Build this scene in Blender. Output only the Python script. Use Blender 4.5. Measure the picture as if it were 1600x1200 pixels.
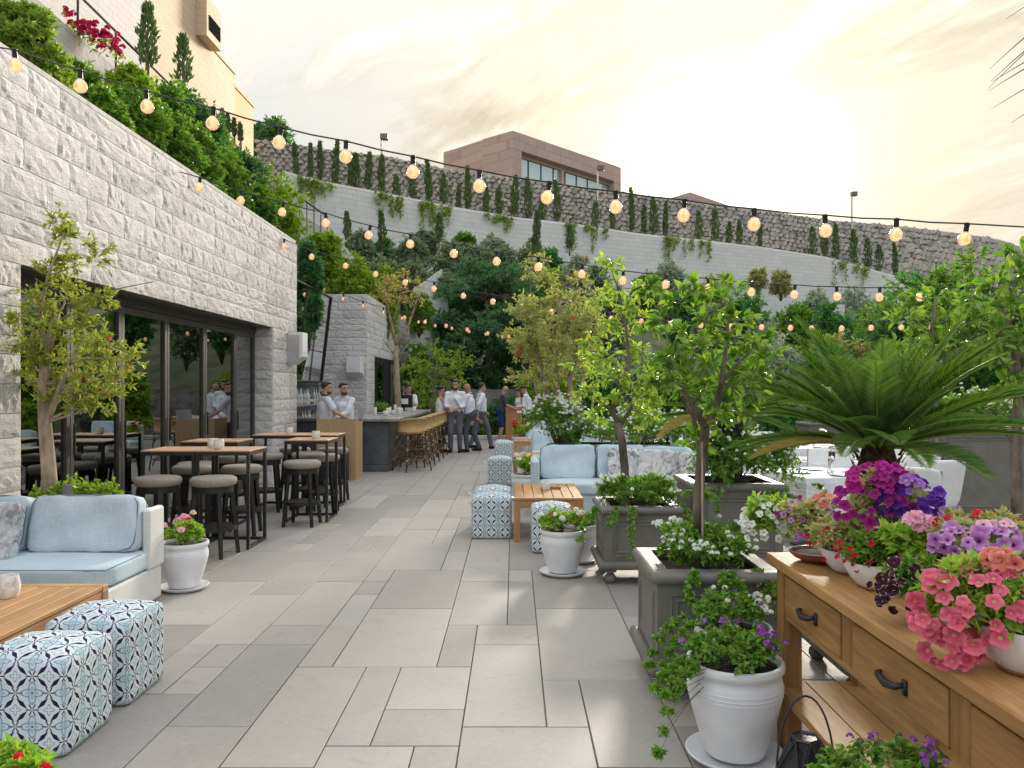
import bpy, bmesh, math, random
import numpy as np
from mathutils import Vector, Matrix
for o in list(bpy.data.objects): bpy.data.objects.remove(o)
SC = bpy.context.scene
COL = SC.collection
R = math.radians
# ------------------------------------------------------------------ camera, sky, sun, exposure
F = 1235.0; EYE = 1.6
cam = bpy.data.objects.new('camera', bpy.data.cameras.new('camera')); COL.objects.link(cam)
cam.location = (0, 0, EYE); cam.rotation_euler = (R(90), 0, 0)
cam.data.sensor_width = 36; cam.data.lens = F/1600*36
cam.data.shift_x = -3/1600; cam.data.shift_y = 6/1600
cam.data.clip_start = .05; cam.data.clip_end = 900
SC.camera = cam
SUN_AZ, SUN_EL = R(15), R(14)
SUN = Vector((math.sin(SUN_AZ)*math.cos(SUN_EL), math.cos(SUN_AZ)*math.cos(SUN_EL), math.sin(SUN_EL)))
SC.view_settings.view_transform = 'Standard'; SC.view_settings.look = 'None'
SC.view_settings.gamma = 1; SC.view_settings.exposure = 1.25; SC.view_settings.use_curve_mapping = False

class E:
    """socket wrapper: python arithmetic -> math nodes"""
    def __init__(s, nt, k): s.nt, s.k = nt, k
    def op(s, o, b=None, c=None):
        n = s.nt.nodes.new('ShaderNodeMath'); n.operation = o
        for i, v in enumerate((s, b, c)):
            if v is None: continue
            if isinstance(v, E): s.nt.links.new(v.k, n.inputs[i])
            else: n.inputs[i].default_value = v
        return E(s.nt, n.outputs[0])
    def __add__(s, b): return s.op('ADD', b)
    def __sub__(s, b): return s.op('SUBTRACT', b)
    def __mul__(s, b): return s.op('MULTIPLY', b)
    def __truediv__(s, b): return s.op('DIVIDE', b)
    def __neg__(s): return s.op('MULTIPLY', -1.0)
    def abs(s): return s.op('ABSOLUTE')
    def cos(s): return s.op('COSINE')
    def max(s, b): return s.op('MAXIMUM', b)
    def min(s, b): return s.op('MINIMUM', b)
    def pow(s, b): return s.op('POWER', b)
    def lt(s, b): return s.op('LESS_THAN', b)
    def gt(s, b): return s.op('GREATER_THAN', b)
    def clamp(s): return s.op('ADD', 0.0).max(0.0).min(1.0)
def nd(nt, t, **kw):
    n = nt.nodes.new('ShaderNode'+t)
    for k, v in kw.items():
        if k in n.inputs: 
            if isinstance(v, E): nt.links.new(v.k, n.inputs[k])
            elif hasattr(v, 'links'): nt.links.new(v, n.inputs[k])
            else: n.inputs[k].default_value = v
        else: setattr(n, k, v)
    return n
def sepxyz(nt, s):
    n = nt.nodes.new('ShaderNodeSeparateXYZ'); nt.links.new(s, n.inputs[0])
    return [E(nt, n.outputs[i]) for i in range(3)]
def comb(nt, x, y, z=0.0):
    n = nt.nodes.new('ShaderNodeCombineXYZ')
    for i, v in enumerate((x, y, z)):
        if isinstance(v, E): nt.links.new(v.k, n.inputs[i])
        else: n.inputs[i].default_value = v
    return n.outputs[0]
def mixc(nt, fac, a, b, mode='MIX'):
    n = nt.nodes.new('ShaderNodeMix'); n.data_type = 'RGBA'; n.blend_type = mode
    for i, v in ((0, fac), (6, a), (7, b)):
        if isinstance(v, E): nt.links.new(v.k, n.inputs[i])
        elif hasattr(v, 'links'): nt.links.new(v, n.inputs[i])
        else: n.inputs[i].default_value = v if i == 0 else ((*v, 1) if len(v) == 3 else v)
    return n.outputs[2]
def ramp(nt, fac, stops, interp='LINEAR'):
    n = nt.nodes.new('ShaderNodeValToRGB'); n.color_ramp.interpolation = interp
    e = n.color_ramp.elements
    while len(e) < len(stops): e.new(.5)
    for q, (p, c) in zip(e, stops):
        q.position = p; q.color = (*c, 1) if len(c) == 3 else c
    nt.links.new(fac.k if isinstance(fac, E) else fac, n.inputs[0])
    return n.outputs[0]
def noise(nt, vec, scale, detail=4, rough=.55, dist=0.0):
    n = nt.nodes.new('ShaderNodeTexNoise'); n.inputs['Scale'].default_value = scale
    n.inputs['Detail'].default_value = detail; n.inputs['Roughness'].default_value = rough
    n.inputs['Distortion'].default_value = dist
    if vec is not None: nt.links.new(vec, n.inputs['Vector'])
    return E(nt, n.outputs[0])

w = bpy.data.worlds.new('World'); SC.world = w; w.use_nodes = True
nt = w.node_tree; nt.nodes.clear()
sky = nt.nodes.new('ShaderNodeTexSky'); sky.sky_type = 'NISHITA'; sky.sun_disc = False
sky.sun_elevation = SUN_EL; sky.sun_rotation = SUN_AZ
sky.air_density = 1.0; sky.dust_density = 3.0; sky.ozone_density = 1.0
tc = nt.nodes.new('ShaderNodeTexCoord')
dx, dy, dz = sepxyz(nt, tc.outputs['Generated'])
up = dz.max(0.0) + .20
u_, v_ = dx/up, dy/up
cl = comb(nt, u_*.80 + v_*.60, (v_*.80 - u_*.60)*.42)          # cloud sheet, streaks running up to the right
n1 = noise(nt, cl, 1.15, 7, .58, .7)
n2 = noise(nt, cl, 4.2, 9, .64, .5)
n3 = noise(nt, comb(nt, u_*.80 + v_*.60, (v_*.80 - u_*.60)*.22), 2.2, 6, .55, .3)
cosang = (dx*SUN.x + dy*SUN.y + dz*SUN.z).max(0.0)
glow = cosang.pow(60.0)*.07 + cosang.pow(200.0)*.6
base = mixc(nt, 1.0, sky.outputs[0], (.05, .05, .05), 'MULTIPLY')
# thin overcast: CIE overcast luminance profile, cream towards the sun and cooler away from it
tint = mixc(nt, cosang.pow(5.0), (.84, .93, 1.06), (1.04, .935, .68))
prof = (dz.max(0.0)*2.0+1.0)*.245
veil = mixc(nt, 1.0, tint, comb(nt, prof, prof, prof), 'MULTIPLY')
hazy = mixc(nt, .94, base, veil)
streak = ((n3 - .50)*6.0).clamp()
c0 = mixc(nt, streak*.30, hazy, mixc(nt, 1.0, (1.22, 1.06, .76), comb(nt, prof, prof, prof), 'MULTIPLY'))
body = ((n1*.55 + n2*.45 - .48)*9.0).clamp()
edge = ((n2 - .47)*7.0).clamp()
cloud = mixc(nt, 1.0, mixc(nt, edge, (.66, .54, .36), (1.42, 1.32, 1.10)), comb(nt, prof, prof, prof), 'MULTIPLY')
c1 = mixc(nt, body*.85, c0, cloud)
gl = nt.nodes.new('ShaderNodeMix'); gl.data_type = 'RGBA'; gl.blend_type = 'MULTIPLY'; gl.inputs[0].default_value = 1
gl.inputs[6].default_value = (1.0, .92, .74, 1)
cg = comb(nt, glow, glow, glow); nt.links.new(cg, gl.inputs[7])
c2 = mixc(nt, 1.0, c1, gl.outputs[2], 'ADD')
bg = nt.nodes.new('ShaderNodeBackground'); nt.links.new(c2, bg.inputs[0]); bg.inputs[1].default_value = 1.0
ow = nt.nodes.new('ShaderNodeOutputWorld'); nt.links.new(bg.outputs[0], ow.inputs[0])
sl = bpy.data.objects.new('sun', bpy.data.lights.new('sun', 'SUN')); COL.objects.link(sl)
sl.data.energy = 4.5; sl.data.angle = R(10); sl.data.color = (1, .90, .76)
sl.rotation_euler = (-SUN).to_track_quat('-Z', 'Y').to_euler()

# ------------------------------------------------------------------ helpers
def G(px, py, z=0.0):
    y = (EYE-z)*F/(py-606.0); return Vector(((px-803.0)/F*y, y, z))
def D(px, py, y): return Vector(((px-803.0)/F*y, y, EYE-(py-606.0)*y/F))
ORD = ['first','second','third','fourth','fifth','sixth','seventh','eighth','ninth','tenth','eleventh','twelfth','thirteenth','fourteenth','fifteenth','sixteenth','seventeenth','eighteenth','nineteenth','twentieth']
TENS = {2:'twenty',3:'thirty',4:'forty',5:'fifty'}
def ordinal(n):
    if n <= 20: return ORD[n-1]
    t, u = divmod(n, 10)
    return (TENS[t][:-1]+'ieth') if u == 0 else TENS[t]+'-'+ORD[u-1]
def tag(o, label=None, cat=None, group=None, kind=None):
    if label: o['label'] = label
    if cat: o['category'] = cat
    if group: o['group'] = group
    if kind: o['kind'] = kind
    return o
def thing(name, label, cat, loc=(0,0,0), rz=0.0, group=None):
    o = bpy.data.objects.new(name, None); COL.objects.link(o); o.empty_display_size = .1
    o.location = loc; o.rotation_euler = (0, 0, rz)
    return tag(o, label, cat, group)
def copy_tree(o, parent=None, **kw):
    c = o.copy(); COL.objects.link(c)
    if parent is not None: c.parent = parent; c.matrix_parent_inverse = o.matrix_parent_inverse.copy()
    for ch in o.children: copy_tree(ch, c)
    for k, v in kw.items():
        if k in ('label', 'group', 'category'): c[k] = v
        else: setattr(c, k, v)
    return c
def mesh_np(name, V, faces, mats, parent=None, smooth=False, loc=None, mi=None):
    V = np.asarray(V, dtype=np.float32); me = bpy.data.meshes.new(name)
    if isinstance(faces, np.ndarray):
        k = faces.shape[1]; nf = len(faces); li = faces.ravel(); ls = np.arange(nf)*k
    else:
        nf = len(faces); li = np.fromiter((i for f in faces for i in f), dtype=np.int32)
        lens = np.fromiter((len(f) for f in faces), dtype=np.int32, count=nf); ls = np.concatenate(([0], np.cumsum(lens)[:-1])) if nf else np.zeros(0)
    me.vertices.add(len(V)); me.vertices.foreach_set('co', V.ravel())
    me.loops.add(len(li)); me.loops.foreach_set('vertex_index', np.asarray(li, dtype=np.int32))
    me.polygons.add(nf); me.polygons.foreach_set('loop_start', np.asarray(ls, dtype=np.int32))
    if mi is not None: me.polygons.foreach_set('material_index', np.asarray(mi, dtype=np.int32))
    me.polygons.foreach_set('use_smooth', np.full(nf, bool(smooth), dtype=bool))
    me.update(calc_edges=True)
    for m in (mats if isinstance(mats, (list, tuple)) else [mats]): me.materials.append(m)
    o = bpy.data.objects.new(name, me); COL.objects.link(o)
    if parent is not None: o.parent = parent
    if loc is not None: o.location = loc
    return o
def frame_of(d):
    d = Vector(d).normalized(); a = Vector((0,0,1)) if abs(d.z) < .9 else Vector((1,0,0))
    s = d.cross(a).normalized(); return s, s.cross(d).normalized(), d
class MB:
    def __init__(s): s.v = []; s.f = []; s.m = []; s.uv = []
    def add(s, vs, fs, m=0):
        b = len(s.v); s.v += [tuple(p) for p in vs]
        for f in fs: s.f.append([b+i for i in f]); s.m.append(m)
    def box(s, x0, x1, y0, y1, z0, z1, m=0, bv=0.0):
        if bv <= 0:
            s.add([(x,y,z) for x in (x0,x1) for y in (y0,y1) for z in (z0,z1)],
                  [(0,1,3,2),(4,6,7,5),(0,4,5,1),(2,3,7,6),(0,2,6,4),(1,5,7,3)], m); return s
        c = ((x0+x1)/2, (y0+y1)/2, (z0+z1)/2); h = ((x1-x0)/2, (y1-y0)/2, (z1-z0)/2); bv = min(bv, *[q*.49 for q in h])
        vs = []; idx = {}
        for sx in (-1,1):
            for sy in (-1,1):
                for sz in (-1,1):
                    for a in range(3):
                        sg = (sx,sy,sz)
                        p = [c[i]+sg[i]*(h[i]-(0 if i == a else bv)) for i in range(3)]
                        idx[(sx,sy,sz,a)] = len(vs); vs.append(p)
        fs = []
        for a in range(3):
            b, d = (a+1)%3, (a+2)%3
            for sg in (-1,1):
                q = []
                for (u, v) in ((-1,-1),(1,-1),(1,1),(-1,1)):
                    k = [0,0,0]; k[a] = sg; k[b] = u; k[d] = v; q.append(idx[(*k, a)])
                fs.append(q if sg > 0 else q[::-1])
            for u in (-1,1):
                for v in (-1,1):
                    k1 = [0,0,0]; k2 = [0,0,0]; k1[a] = -1; k2[a] = 1
                    for k in (k1, k2): k[b] = u; k[d] = v
                    q = [idx[(*k1,b)], idx[(*k2,b)], idx[(*k2,d)], idx[(*k1,d)]]
                    fs.append(q if u*v < 0 else q[::-1])
        for sx in (-1,1):
            for sy in (-1,1):
                for sz in (-1,1):
                    q = [idx[(sx,sy,sz,a)] for a in range(3)]
                    fs.append(q if sx*sy*sz > 0 else q[::-1])
        s.add(vs, fs, m); return s
    def tube(s, pts, rad, n=8, m=0, cap=True):
        pts = [Vector(p) for p in pts]; k = len(pts)
        rr = rad if isinstance(rad, (list, tuple)) else [rad]*k
        vs = []; fs = []; sd = None
        for i, p in enumerate(pts):
            d = (pts[min(i+1, k-1)]-pts[max(i-1, 0)])
            if d.length < 1e-9: d = Vector((0,0,1))
            d.normalize()
            if sd is None: sd, _, _ = frame_of(d)
            else:
                sd = sd - d*sd.dot(d)
                if sd.length < 1e-5: sd, _, _ = frame_of(d)
                sd.normalize()
            t = d.cross(sd)
            for j in range(n):
                a = 2*math.pi*j/n; vs.append(p+(sd*math.cos(a)+t*math.sin(a))*rr[i])
        for i in range(k-1):
            for j in range(n):
                fs.append((i*n+j, i*n+(j+1)%n, (i+1)*n+(j+1)%n, (i+1)*n+j))
        if cap: fs.append(tuple(range(n))[::-1]); fs.append(tuple((k-1)*n+j for j in range(n)))
        s.add(vs, fs, m); return s
    def lathe(s, prof, n=24, c=(0,0,0), m=0):
        vs = []; fs = []; k = len(prof)
        for r, z in prof:
            for j in range(n):
                a = 2*math.pi*j/n; vs.append((c[0]+r*math.cos(a), c[1]+r*math.sin(a), c[2]+z))
        for i in range(k-1):
            for j in range(n): fs.append((i*n+j, i*n+(j+1)%n, (i+1)*n+(j+1)%n, (i+1)*n+j))
        fs.append(tuple(range(n))[::-1]); fs.append(tuple((k-1)*n+j for j in range(n)))
        s.add(vs, fs, m); return s
    def ball(s, c, r, n=10, m=0, sc=(1,1,1)):
        k = n//2+1; prof = [(max(.0005, r*math.sin(math.pi*i/k)), -r*math.cos(math.pi*i/k)) for i in range(k+1)]
        b = len(s.v); s.lathe(prof, n, (0,0,0), m)
        for i in range(b, len(s.v)):
            x, y, z = s.v[i]; s.v[i] = (c[0]+x*sc[0], c[1]+y*sc[1], c[2]+z*sc[2])
        return s
    def build(s, name, mats, parent=None, smooth=False, loc=None, rot=None):
        o = mesh_np(name, s.v, s.f, mats, parent, smooth, loc, s.m)
        if rot: o.rotation_euler = rot
        return o
def auto_smooth(o, ang=40):
    me = o.data; me.polygons.foreach_set('use_smooth', np.ones(len(me.polygons), dtype=bool))
    me.set_sharp_from_angle(angle=R(ang)); return o
def puff(name, hx, hy, hz, mat, parent=None, k=6.0, n=10, loc=(0,0,0), rot=None, uvs=None, crown=0.0, sag=None):
    """rounded cube (superquadric), uv per original cube face in metres/uvs"""
    V = []; Fc = []; UV = []
    g = [math.tan((i/n*2-1)*math.pi/4*.96)/math.tan(math.pi/4*.96) for i in range(n+1)]
    H = (hx, hy, hz)
    for a in range(3):
        b, d = (a+1)%3, (a+2)%3
        for sg in (-1, 1):
            base = len(V)
            for i in range(n+1):
                for j in range(n+1):
                    p = [0,0,0]; p[a] = sg; p[b] = g[i]; p[d] = g[j]
                    nm = sum(abs(q)**k for q in p)**(1/k); q = [p[t]/nm for t in range(3)]
                    z = q[2]*hz
                    if crown and q[2] > 0: z += crown*(1-q[0]**2)*(1-q[1]**2)
                    V.append((q[0]*hx, q[1]*hy, z))
            for i in range(n):
                for j in range(n):
                    q = [base+i*(n+1)+j, base+(i+1)*(n+1)+j, base+(i+1)*(n+1)+j+1, base+i*(n+1)+j+1]
                    Fc.append(q if sg > 0 else q[::-1])
                    if uvs:
                        def uvof(ii, jj):
                            pb, pd = g[ii]*H[b], g[jj]*H[d]
                            if a == 0: return (pb/uvs, pd/uvs)
                            if a == 1: return (pd/uvs, pb/uvs)
                            return (pb/uvs, pd/uvs)
                        l = [uvof(i,j), uvof(i+1,j), uvof(i+1,j+1), uvof(i,j+1)]
                        UV += l if sg > 0 else l[::-1]
    if sag: V = [sag(v) for v in V]
    o = mesh_np(name, V, np.array(Fc), mat, parent, True, loc)
    if rot: o.rotation_euler = rot
    if uvs:
        lay = o.data.uv_layers.new(name='UVMap'); lay.data.foreach_set('uv', np.array(UV, dtype=np.float32).ravel())
    bm = bmesh.new(); bm.from_mesh(o.data); bmesh.ops.remove_doubles(bm, verts=bm.verts, dist=1e-4); bm.to_mesh(o.data); bm.free()
    return o

# ------------------------------------------------------------------ materials
def newmat(name):
    m = bpy.data.materials.new(name); m.use_nodes = True; t = m.node_tree
    return m, t, t.nodes['Principled BSDF']
def obj_vec(t, rand=6.0):
    c = t.nodes.new('ShaderNodeTexCoord'); i = t.nodes.new('ShaderNodeObjectInfo')
    a = t.nodes.new('ShaderNodeVectorMath'); a.operation = 'ADD'
    m = t.nodes.new('ShaderNodeMath'); m.operation = 'MULTIPLY'; m.inputs[1].default_value = rand
    t.links.new(i.outputs['Random'], m.inputs[0]); t.links.new(c.outputs['Object'], a.inputs[0]); t.links.new(m.outputs[0], a.inputs[1])
    return a.outputs[0], E(t, i.outputs['Random'])
def world_vec(t):
    g = t.nodes.new('ShaderNodeNewGeometry'); return g.outputs['Position']
def mapping(t, v, sc=(1,1,1), rot=(0,0,0)):
    n = t.nodes.new('ShaderNodeMapping'); n.inputs['Scale'].default_value = sc; n.inputs['Rotation'].default_value = rot
    t.links.new(v, n.inputs[0]); return n.outputs[0]
def bump(t, b, h, strength=.3, dist=.01):
    n = t.nodes.new('ShaderNodeBump'); n.inputs['Strength'].default_value = strength; n.inputs['Distance'].default_value = dist
    t.links.new(h.k if isinstance(h, E) else h, n.inputs['Height']); t.links.new(n.outputs[0], b.inputs['Normal'])
def pm(name, col, rough=.6, var=.18, scale=8.0, bscale=None, bstr=.2, metal=0.0, spec=.5, tint=None, rvar=0.0, stretch=None, world=False):
    m, t, b = newmat(name); v, rnd = obj_vec(t)
    if world: v = world_vec(t)
    if stretch: v = mapping(t, v, stretch)
    n = noise(t, v, scale, 5, .6)
    c2 = tint or tuple(x*(1-var*2) for x in col); c1 = tuple(min(1, x*(1+var)) for x in col)
    c = ramp(t, n, [(.3, c2), (.7, c1)])
    if rvar:
        c = mixc(t, 1.0, c, comb(t, rnd*rvar*2+(1-rvar), rnd*rvar*2+(1-rvar), rnd*rvar*2+(1-rvar)), 'MULTIPLY')
    t.links.new(c, b.inputs['Base Color']); b.inputs['Roughness'].default_value = rough
    b.inputs['Metallic'].default_value = metal; b.inputs['Specular IOR Level'].default_value = spec
    if bscale: bump(t, b, noise(t, v, bscale, 6, .65), bstr)
    return m
def wood(name, light, dark, grain=(1,14,14), rough=.55, scale=3.0, rvar=.12):
    m, t, b = newmat(name); v, rnd = obj_vec(t)
    mv = mapping(t, v, grain); n = noise(t, mv, scale, 7, .62, .6); n2 = noise(t, v, 2.0, 3)
    c = ramp(t, n*.75+n2*.25, [(.28, dark), (.5, tuple((a+b_)/2 for a, b_ in zip(light, dark))), (.68, light)])
    k = rnd*rvar*2+(1-rvar); c = mixc(t, 1.0, c, comb(t, k, k, k), 'MULTIPLY')
    t.links.new(c, b.inputs['Base Color']); b.inputs['Roughness'].default_value = rough
    b.inputs['Specular IOR Level'].default_value = .35
    bump(t, b, n, .12, .004); return m
def leafmat(name, cols, trans=.3, rough=.45, tcol=None, spec=.35):
    if tcol is None: cols = [tuple(min(.48, q*2.05) for q in c) for c in cols]
    m, t, b = newmat(name); g = t.nodes.new('ShaderNodeNewGeometry'); r = E(t, g.outputs['Random Per Island'])
    k = len(cols); c = ramp(t, r, [(i/(k-1) if k > 1 else 0, cc) for i, cc in enumerate(cols)])
    t.links.new(c, b.inputs['Base Color']); b.inputs['Roughness'].default_value = rough; b.inputs['Specular IOR Level'].default_value = spec
    tr = t.nodes.new('ShaderNodeBsdfTranslucent')
    c2 = mixc(t, 1.0, c, tcol or (1.5, 1.7, .7), 'MULTIPLY'); t.links.new(c2, tr.inputs[0])
    mx = t.nodes.new('ShaderNodeMixShader'); mx.inputs[0].default_value = trans
    t.links.new(b.outputs[0], mx.inputs[1]); t.links.new(tr.outputs[0], mx.inputs[2])
    t.links.new(mx.outputs[0], t.nodes['Material Output'].inputs[0]); return m
M = {}
# floor tiles: dark flamed stone with a satin sheen
m, t, b = newmat('tile_stone'); v, rnd = obj_vec(t, 9.0); wv = world_vec(t)
n1 = noise(t, wv, 1.3, 5, .6); n2 = noise(t, wv, 26, 6, .7); n3 = noise(t, wv, 90, 3, .6); st_ = noise(t, wv, 3.1, 7, .72, 1.2); sp_ = noise(t, wv, 190, 2, .5)
c = ramp(t, n1*.40+n2*.32+rnd*.33-.04, [(.22, (.255, .244, .234)), (.5, (.36, .338, .312)), (.80, (.47, .434, .392))]); hue = (rnd*37.0).op('FRACT'); c = mixc(t, hue*.45, c, mixc(t, 1.0, c, (1.08, .99, .88), 'MULTIPLY'))
c = mixc(t, ((st_-.56)*5.0).clamp()*.42, c, (.19,.175,.16)); c = mixc(t, ((sp_-.66)*9.0).clamp()*.5, c, (.15,.14,.13)); c = mixc(t, ((n2-.58)*5.0).clamp()*.35, c, (.56,.52,.47))
t.links.new(c, b.inputs['Base Color'])
rg = n1*.22 + n2*.22 + st_*.12 + .31
t.links.new(rg.k, b.inputs['Roughness']); b.inputs['Specular IOR Level'].default_value = .55
bump(t, b, n2*.6+n3*.4, .22, .005); M['tile'] = m
M['grout'] = pm('grout', (.22,.21,.20), .9, .25, 5, world=True)
m, t, b = newmat('split_limestone'); v, rnd = obj_vec(t, 12.0); wv = world_vec(t)
mv = mapping(t, wv, (1, 1, 2.2)); a1 = noise(t, mv, 3.0, 8, .68, .8); a2 = noise(t, wv, 16, 7, .7, .5); a3 = noise(t, mapping(t, wv, (1,1,3)), 7, 6, .75, 1.5)
c = ramp(t, a1*.4+a2*.35+rnd*.25, [(.26, (.46,.452,.45)), (.45, (.72,.70,.685)), (.7, (.84,.82,.80))])
vein = (a3-.5).abs(); c = mixc(t, (vein*-14+1.0).clamp()*.27, c, (.28,.275,.275))
warm = noise(t, wv, .9, 3); c = mixc(t, (warm-.5).clamp()*1.2, c, (.60,.52,.43))
t.links.new(c, b.inputs['Base Color']); b.inputs['Roughness'].default_value = .85; b.inputs['Specular IOR Level'].default_value = .25
bump(t, b, a2*.5+a3*.5+noise(t, wv, 45, 5, .7)*.35, 1.0, .03); M['stone'] = m
M['mortar'] = pm('mortar', (.23,.225,.22), .95, .2, 9, world=True)
def coursed(name, c1, c2, mort, bw, bh, rough=.85, rotz=True):
    m, t, b = newmat(name); wv = world_vec(t); x, y, z = sepxyz(t, wv)
    vec = comb(t, x*.8+y*.6, z)
    br = t.nodes.new('ShaderNodeTexBrick'); t.links.new(vec, br.inputs['Vector'])
    br.inputs['Color1'].default_value = (*c1,1); br.inputs['Color2'].default_value = (*c2,1); br.inputs['Mortar'].default_value = (*mort,1)
    br.inputs['Scale'].default_value = 1; br.inputs['Brick Width'].default_value = bw; br.inputs['Row Height'].default_value = bh
    br.inputs['Mortar Size'].default_value = bh*.05; br.offset = .37; br.offset_frequency = 3; br.squash = .7; br.squash_frequency = 2
    n = noise(t, wv, 1.6, 6, .65); c = mixc(t, n*.6, br.outputs[0], tuple(q*.72 for q in c1))
    t.links.new(c, b.inputs['Base Color']); b.inputs['Roughness'].default_value = rough; b.inputs['Specular IOR Level'].default_value = .2
    bump(t, b, E(t, br.outputs[1])*-.5+noise(t, wv, 9, 5)*.7, .5, .05); return m
M['greywall'] = coursed('grey_coursed_stone', (.80,.795,.78), (.72,.715,.70), (.60,.59,.58), .9, .28)
M['palewall'] = coursed('pale_coursed_stone', (.66,.63,.60), (.60,.57,.55), (.48,.46,.44), .9, .30)
M['tan'] = coursed('tan_cladding', (.74,.57,.42), (.69,.52,.38), (.6,.44,.31), 1.4, .35)
M['tan2'] = coursed('ochre_cladding', (.78,.50,.27), (.72,.45,.24), (.6,.36,.18), 1.4, .35)
M['pinkstone'] = coursed('pink_cladding', (.58,.43,.37), (.50,.365,.315), (.42,.31,.27), 1.6, .8)
M['rubble'] = pm('rubble', (.36,.335,.31), .9, .3, 3, 8, .6, rvar=.5, spec=.2)
m, t, b = newmat('rubble_stones'); v, rnd = obj_vec(t); g = t.nodes.new('ShaderNodeNewGeometry')
ri = E(t, g.outputs['Random Per Island'])*.55 + rnd*.45
c = ramp(t, ri, [(0, (.28,.275,.27)), (.25, (.50,.465,.43)), (.5, (.66,.585,.50)), (.72, (.54,.52,.50)), (1, (.76,.69,.60))])
c = mixc(t, noise(t, world_vec(t), 4, 5)*.40, c, (.33,.31,.29)); t.links.new(c, b.inputs['Base Color']); b.inputs['Roughness'].default_value = .92
bump(t, b, noise(t, world_vec(t), 7, 5), .5, .05); M['rubble_st'] = m
M['soil'] = pm('soil', (.055,.04,.028), .95, .4, 20, 30, .5)
M['hill'] = pm('hill_ground', (.10,.10,.05), .95, .5, .6, 3, .5, world=True, tint=(.04,.055,.02))
M['teak'] = wood('teak', (.56,.325,.145), (.34,.175,.07), (9,1,9))
M['teak_x'] = wood('teak_leg', (.50,.28,.12), (.32,.165,.065), (9,9,1))
M['oak'] = wood('oak_veneer', (.56,.385,.215), (.42,.27,.14), (12,12,1), .5, 4, .05)
M['rustic'] = wood('rustic_wood', (.50,.285,.11), (.24,.115,.038), (10,1,10), .6, 3.2, .12)
M['rustic_x'] = wood('rustic_leg', (.42,.225,.08), (.20,.095,.03), (10,10,1), .6, 3.2)
M['cane'] = pm('cane', (.55,.34,.13), .5, .25, 40, 120, .5)
M['bamboo'] = pm('bamboo_pole', (.13,.075,.035), .45, .4, 14)
M['cane_wrap'] = pm('cane_wrap', (.52,.35,.14), .5, .2, 60)
M['black'] = pm('black_steel', (.022,.022,.024), .42, .2, 30, spec=.5)
M['darkwood'] = pm('dark_stained_wood', (.020,.018,.017), .5, .3, 12)
M['bronze'] = pm('bronze_frame', (.085,.078,.068), .45, .15, 10, metal=.3)
M['seat'] = pm('taupe_fabric', (.36,.315,.27), .9, .12, 60, 300, .25, spec=.2)
def linen(name, col, var=.12):
    m, t, b = newmat(name); v, rnd = obj_vec(t)
    a = noise(t, mapping(t, v, (6,160,160)), 1, 3); a2 = noise(t, mapping(t, v, (160,160,6)), 1, 3); n = noise(t, v, 3, 4)
    c = ramp(t, a*.3+a2*.3+n*.4, [(.32, tuple(q*(1-var*2.2) for q in col)), (.66, tuple(min(1, q*(1+var)) for q in col))])
    t.links.new(c, b.inputs['Base Color']); b.inputs['Roughness'].default_value = .92; b.inputs['Specular IOR Level'].default_value = .15
    b.inputs['Sheen Weight'].default_value = .15
    bump(t, b, a+a2+n*2.0, .16, .006); return m
M['blue'] = linen('pale_blue_linen', (.57,.69,.75)); M['piping'] = pm('piping', (.16,.23,.29), .9, .1, 30)
M['white_and_lit_linen'] = linen('white_and_lit_cloth', (.74,.74,.72), .1)  # white ottoman trim; on the left sofa, side light put into its colour
m, t, b = newmat('sketch_print'); v, rnd = obj_vec(t); n = noise(t, v, 9, 9, .75, 1.2); n2 = noise(t, v, 3, 2)
c = ramp(t, n, [(.42, (.12,.13,.16)), (.49, (.42,.43,.46)), (.54, (.66,.67,.68))]); c = mixc(t, (n2-.4).clamp()*3.0, c, (.68,.68,.68))
t.links.new(c, b.inputs['Base Color']); b.inputs['Roughness'].default_value = .9; M['print'] = m
# patterned ottoman fabric
m, t, b = newmat('tile_print_fabric'); uv = t.nodes.new('ShaderNodeUVMap'); U, V_, _ = sepxyz(t, uv.outputs[0])
def cen(e, off): return (e+off).op('FRACT')-.5
def polar(x, y): return (x*x+y*y).op('SQRT'), y.op('ARCTAN2', x)
x, y = cen(U, .5), cen(V_, .5); ax, ay = x.abs(), y.abs()
th = ((ax-ay).abs()*-2.9+1.0).max(0.0)*.095
dark = ((ax+ay-.38).abs()-th).lt(0.0)
r1, t1 = polar(x, y); teal = ((r1-((t1*4.0).cos()*.045+.11)).abs()).lt(.017)
x2, y2 = cen(U, 0.0), cen(V_, 0.0); r2, t2 = polar(x2, y2)
teal = teal.max(((r2-((t2*4.0).cos()*.085+.235)).abs()).lt(.028)).max(((r2-((t2*8.0).cos()*.04+.12)).abs()).lt(.018))
dark = dark.max(r2.lt(.03))
for ox, oy in ((0.0, .5), (.5, 0.0)):
    r3, t3 = polar(cen(U, ox), cen(V_, oy)); ray = ((t3*3.0).cos().abs().pow(4.0))*.205
    dark = dark.max((r3-ray).lt(0.0)*r3.gt(.02))
wash = (r2*-2.2+1.0).clamp()
c = mixc(t, wash*.6, (.72,.76,.77), (.34,.52,.62)); c = mixc(t, teal*.9, c, (.14,.30,.38)); c = mixc(t, dark, c, (.018,.022,.075))
t.links.new(c, b.inputs['Base Color']); b.inputs['Roughness'].default_value = .9; b.inputs['Specular IOR Level'].default_value = .15
bump(t, b, noise(t, uv.outputs[0], 60, 3), .1, .004); M['pattern'] = m
M['pot'] = pm('white_glaze', (.80,.81,.83), .38, .06, 5, 40, .06, spec=.5)
M['clay'] = pm('terracotta', (.30,.10,.05), .7, .2, 12)
M['pinkpot'] = pm('pink_glaze', (.60,.27,.27), .45, .12, 8)
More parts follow.
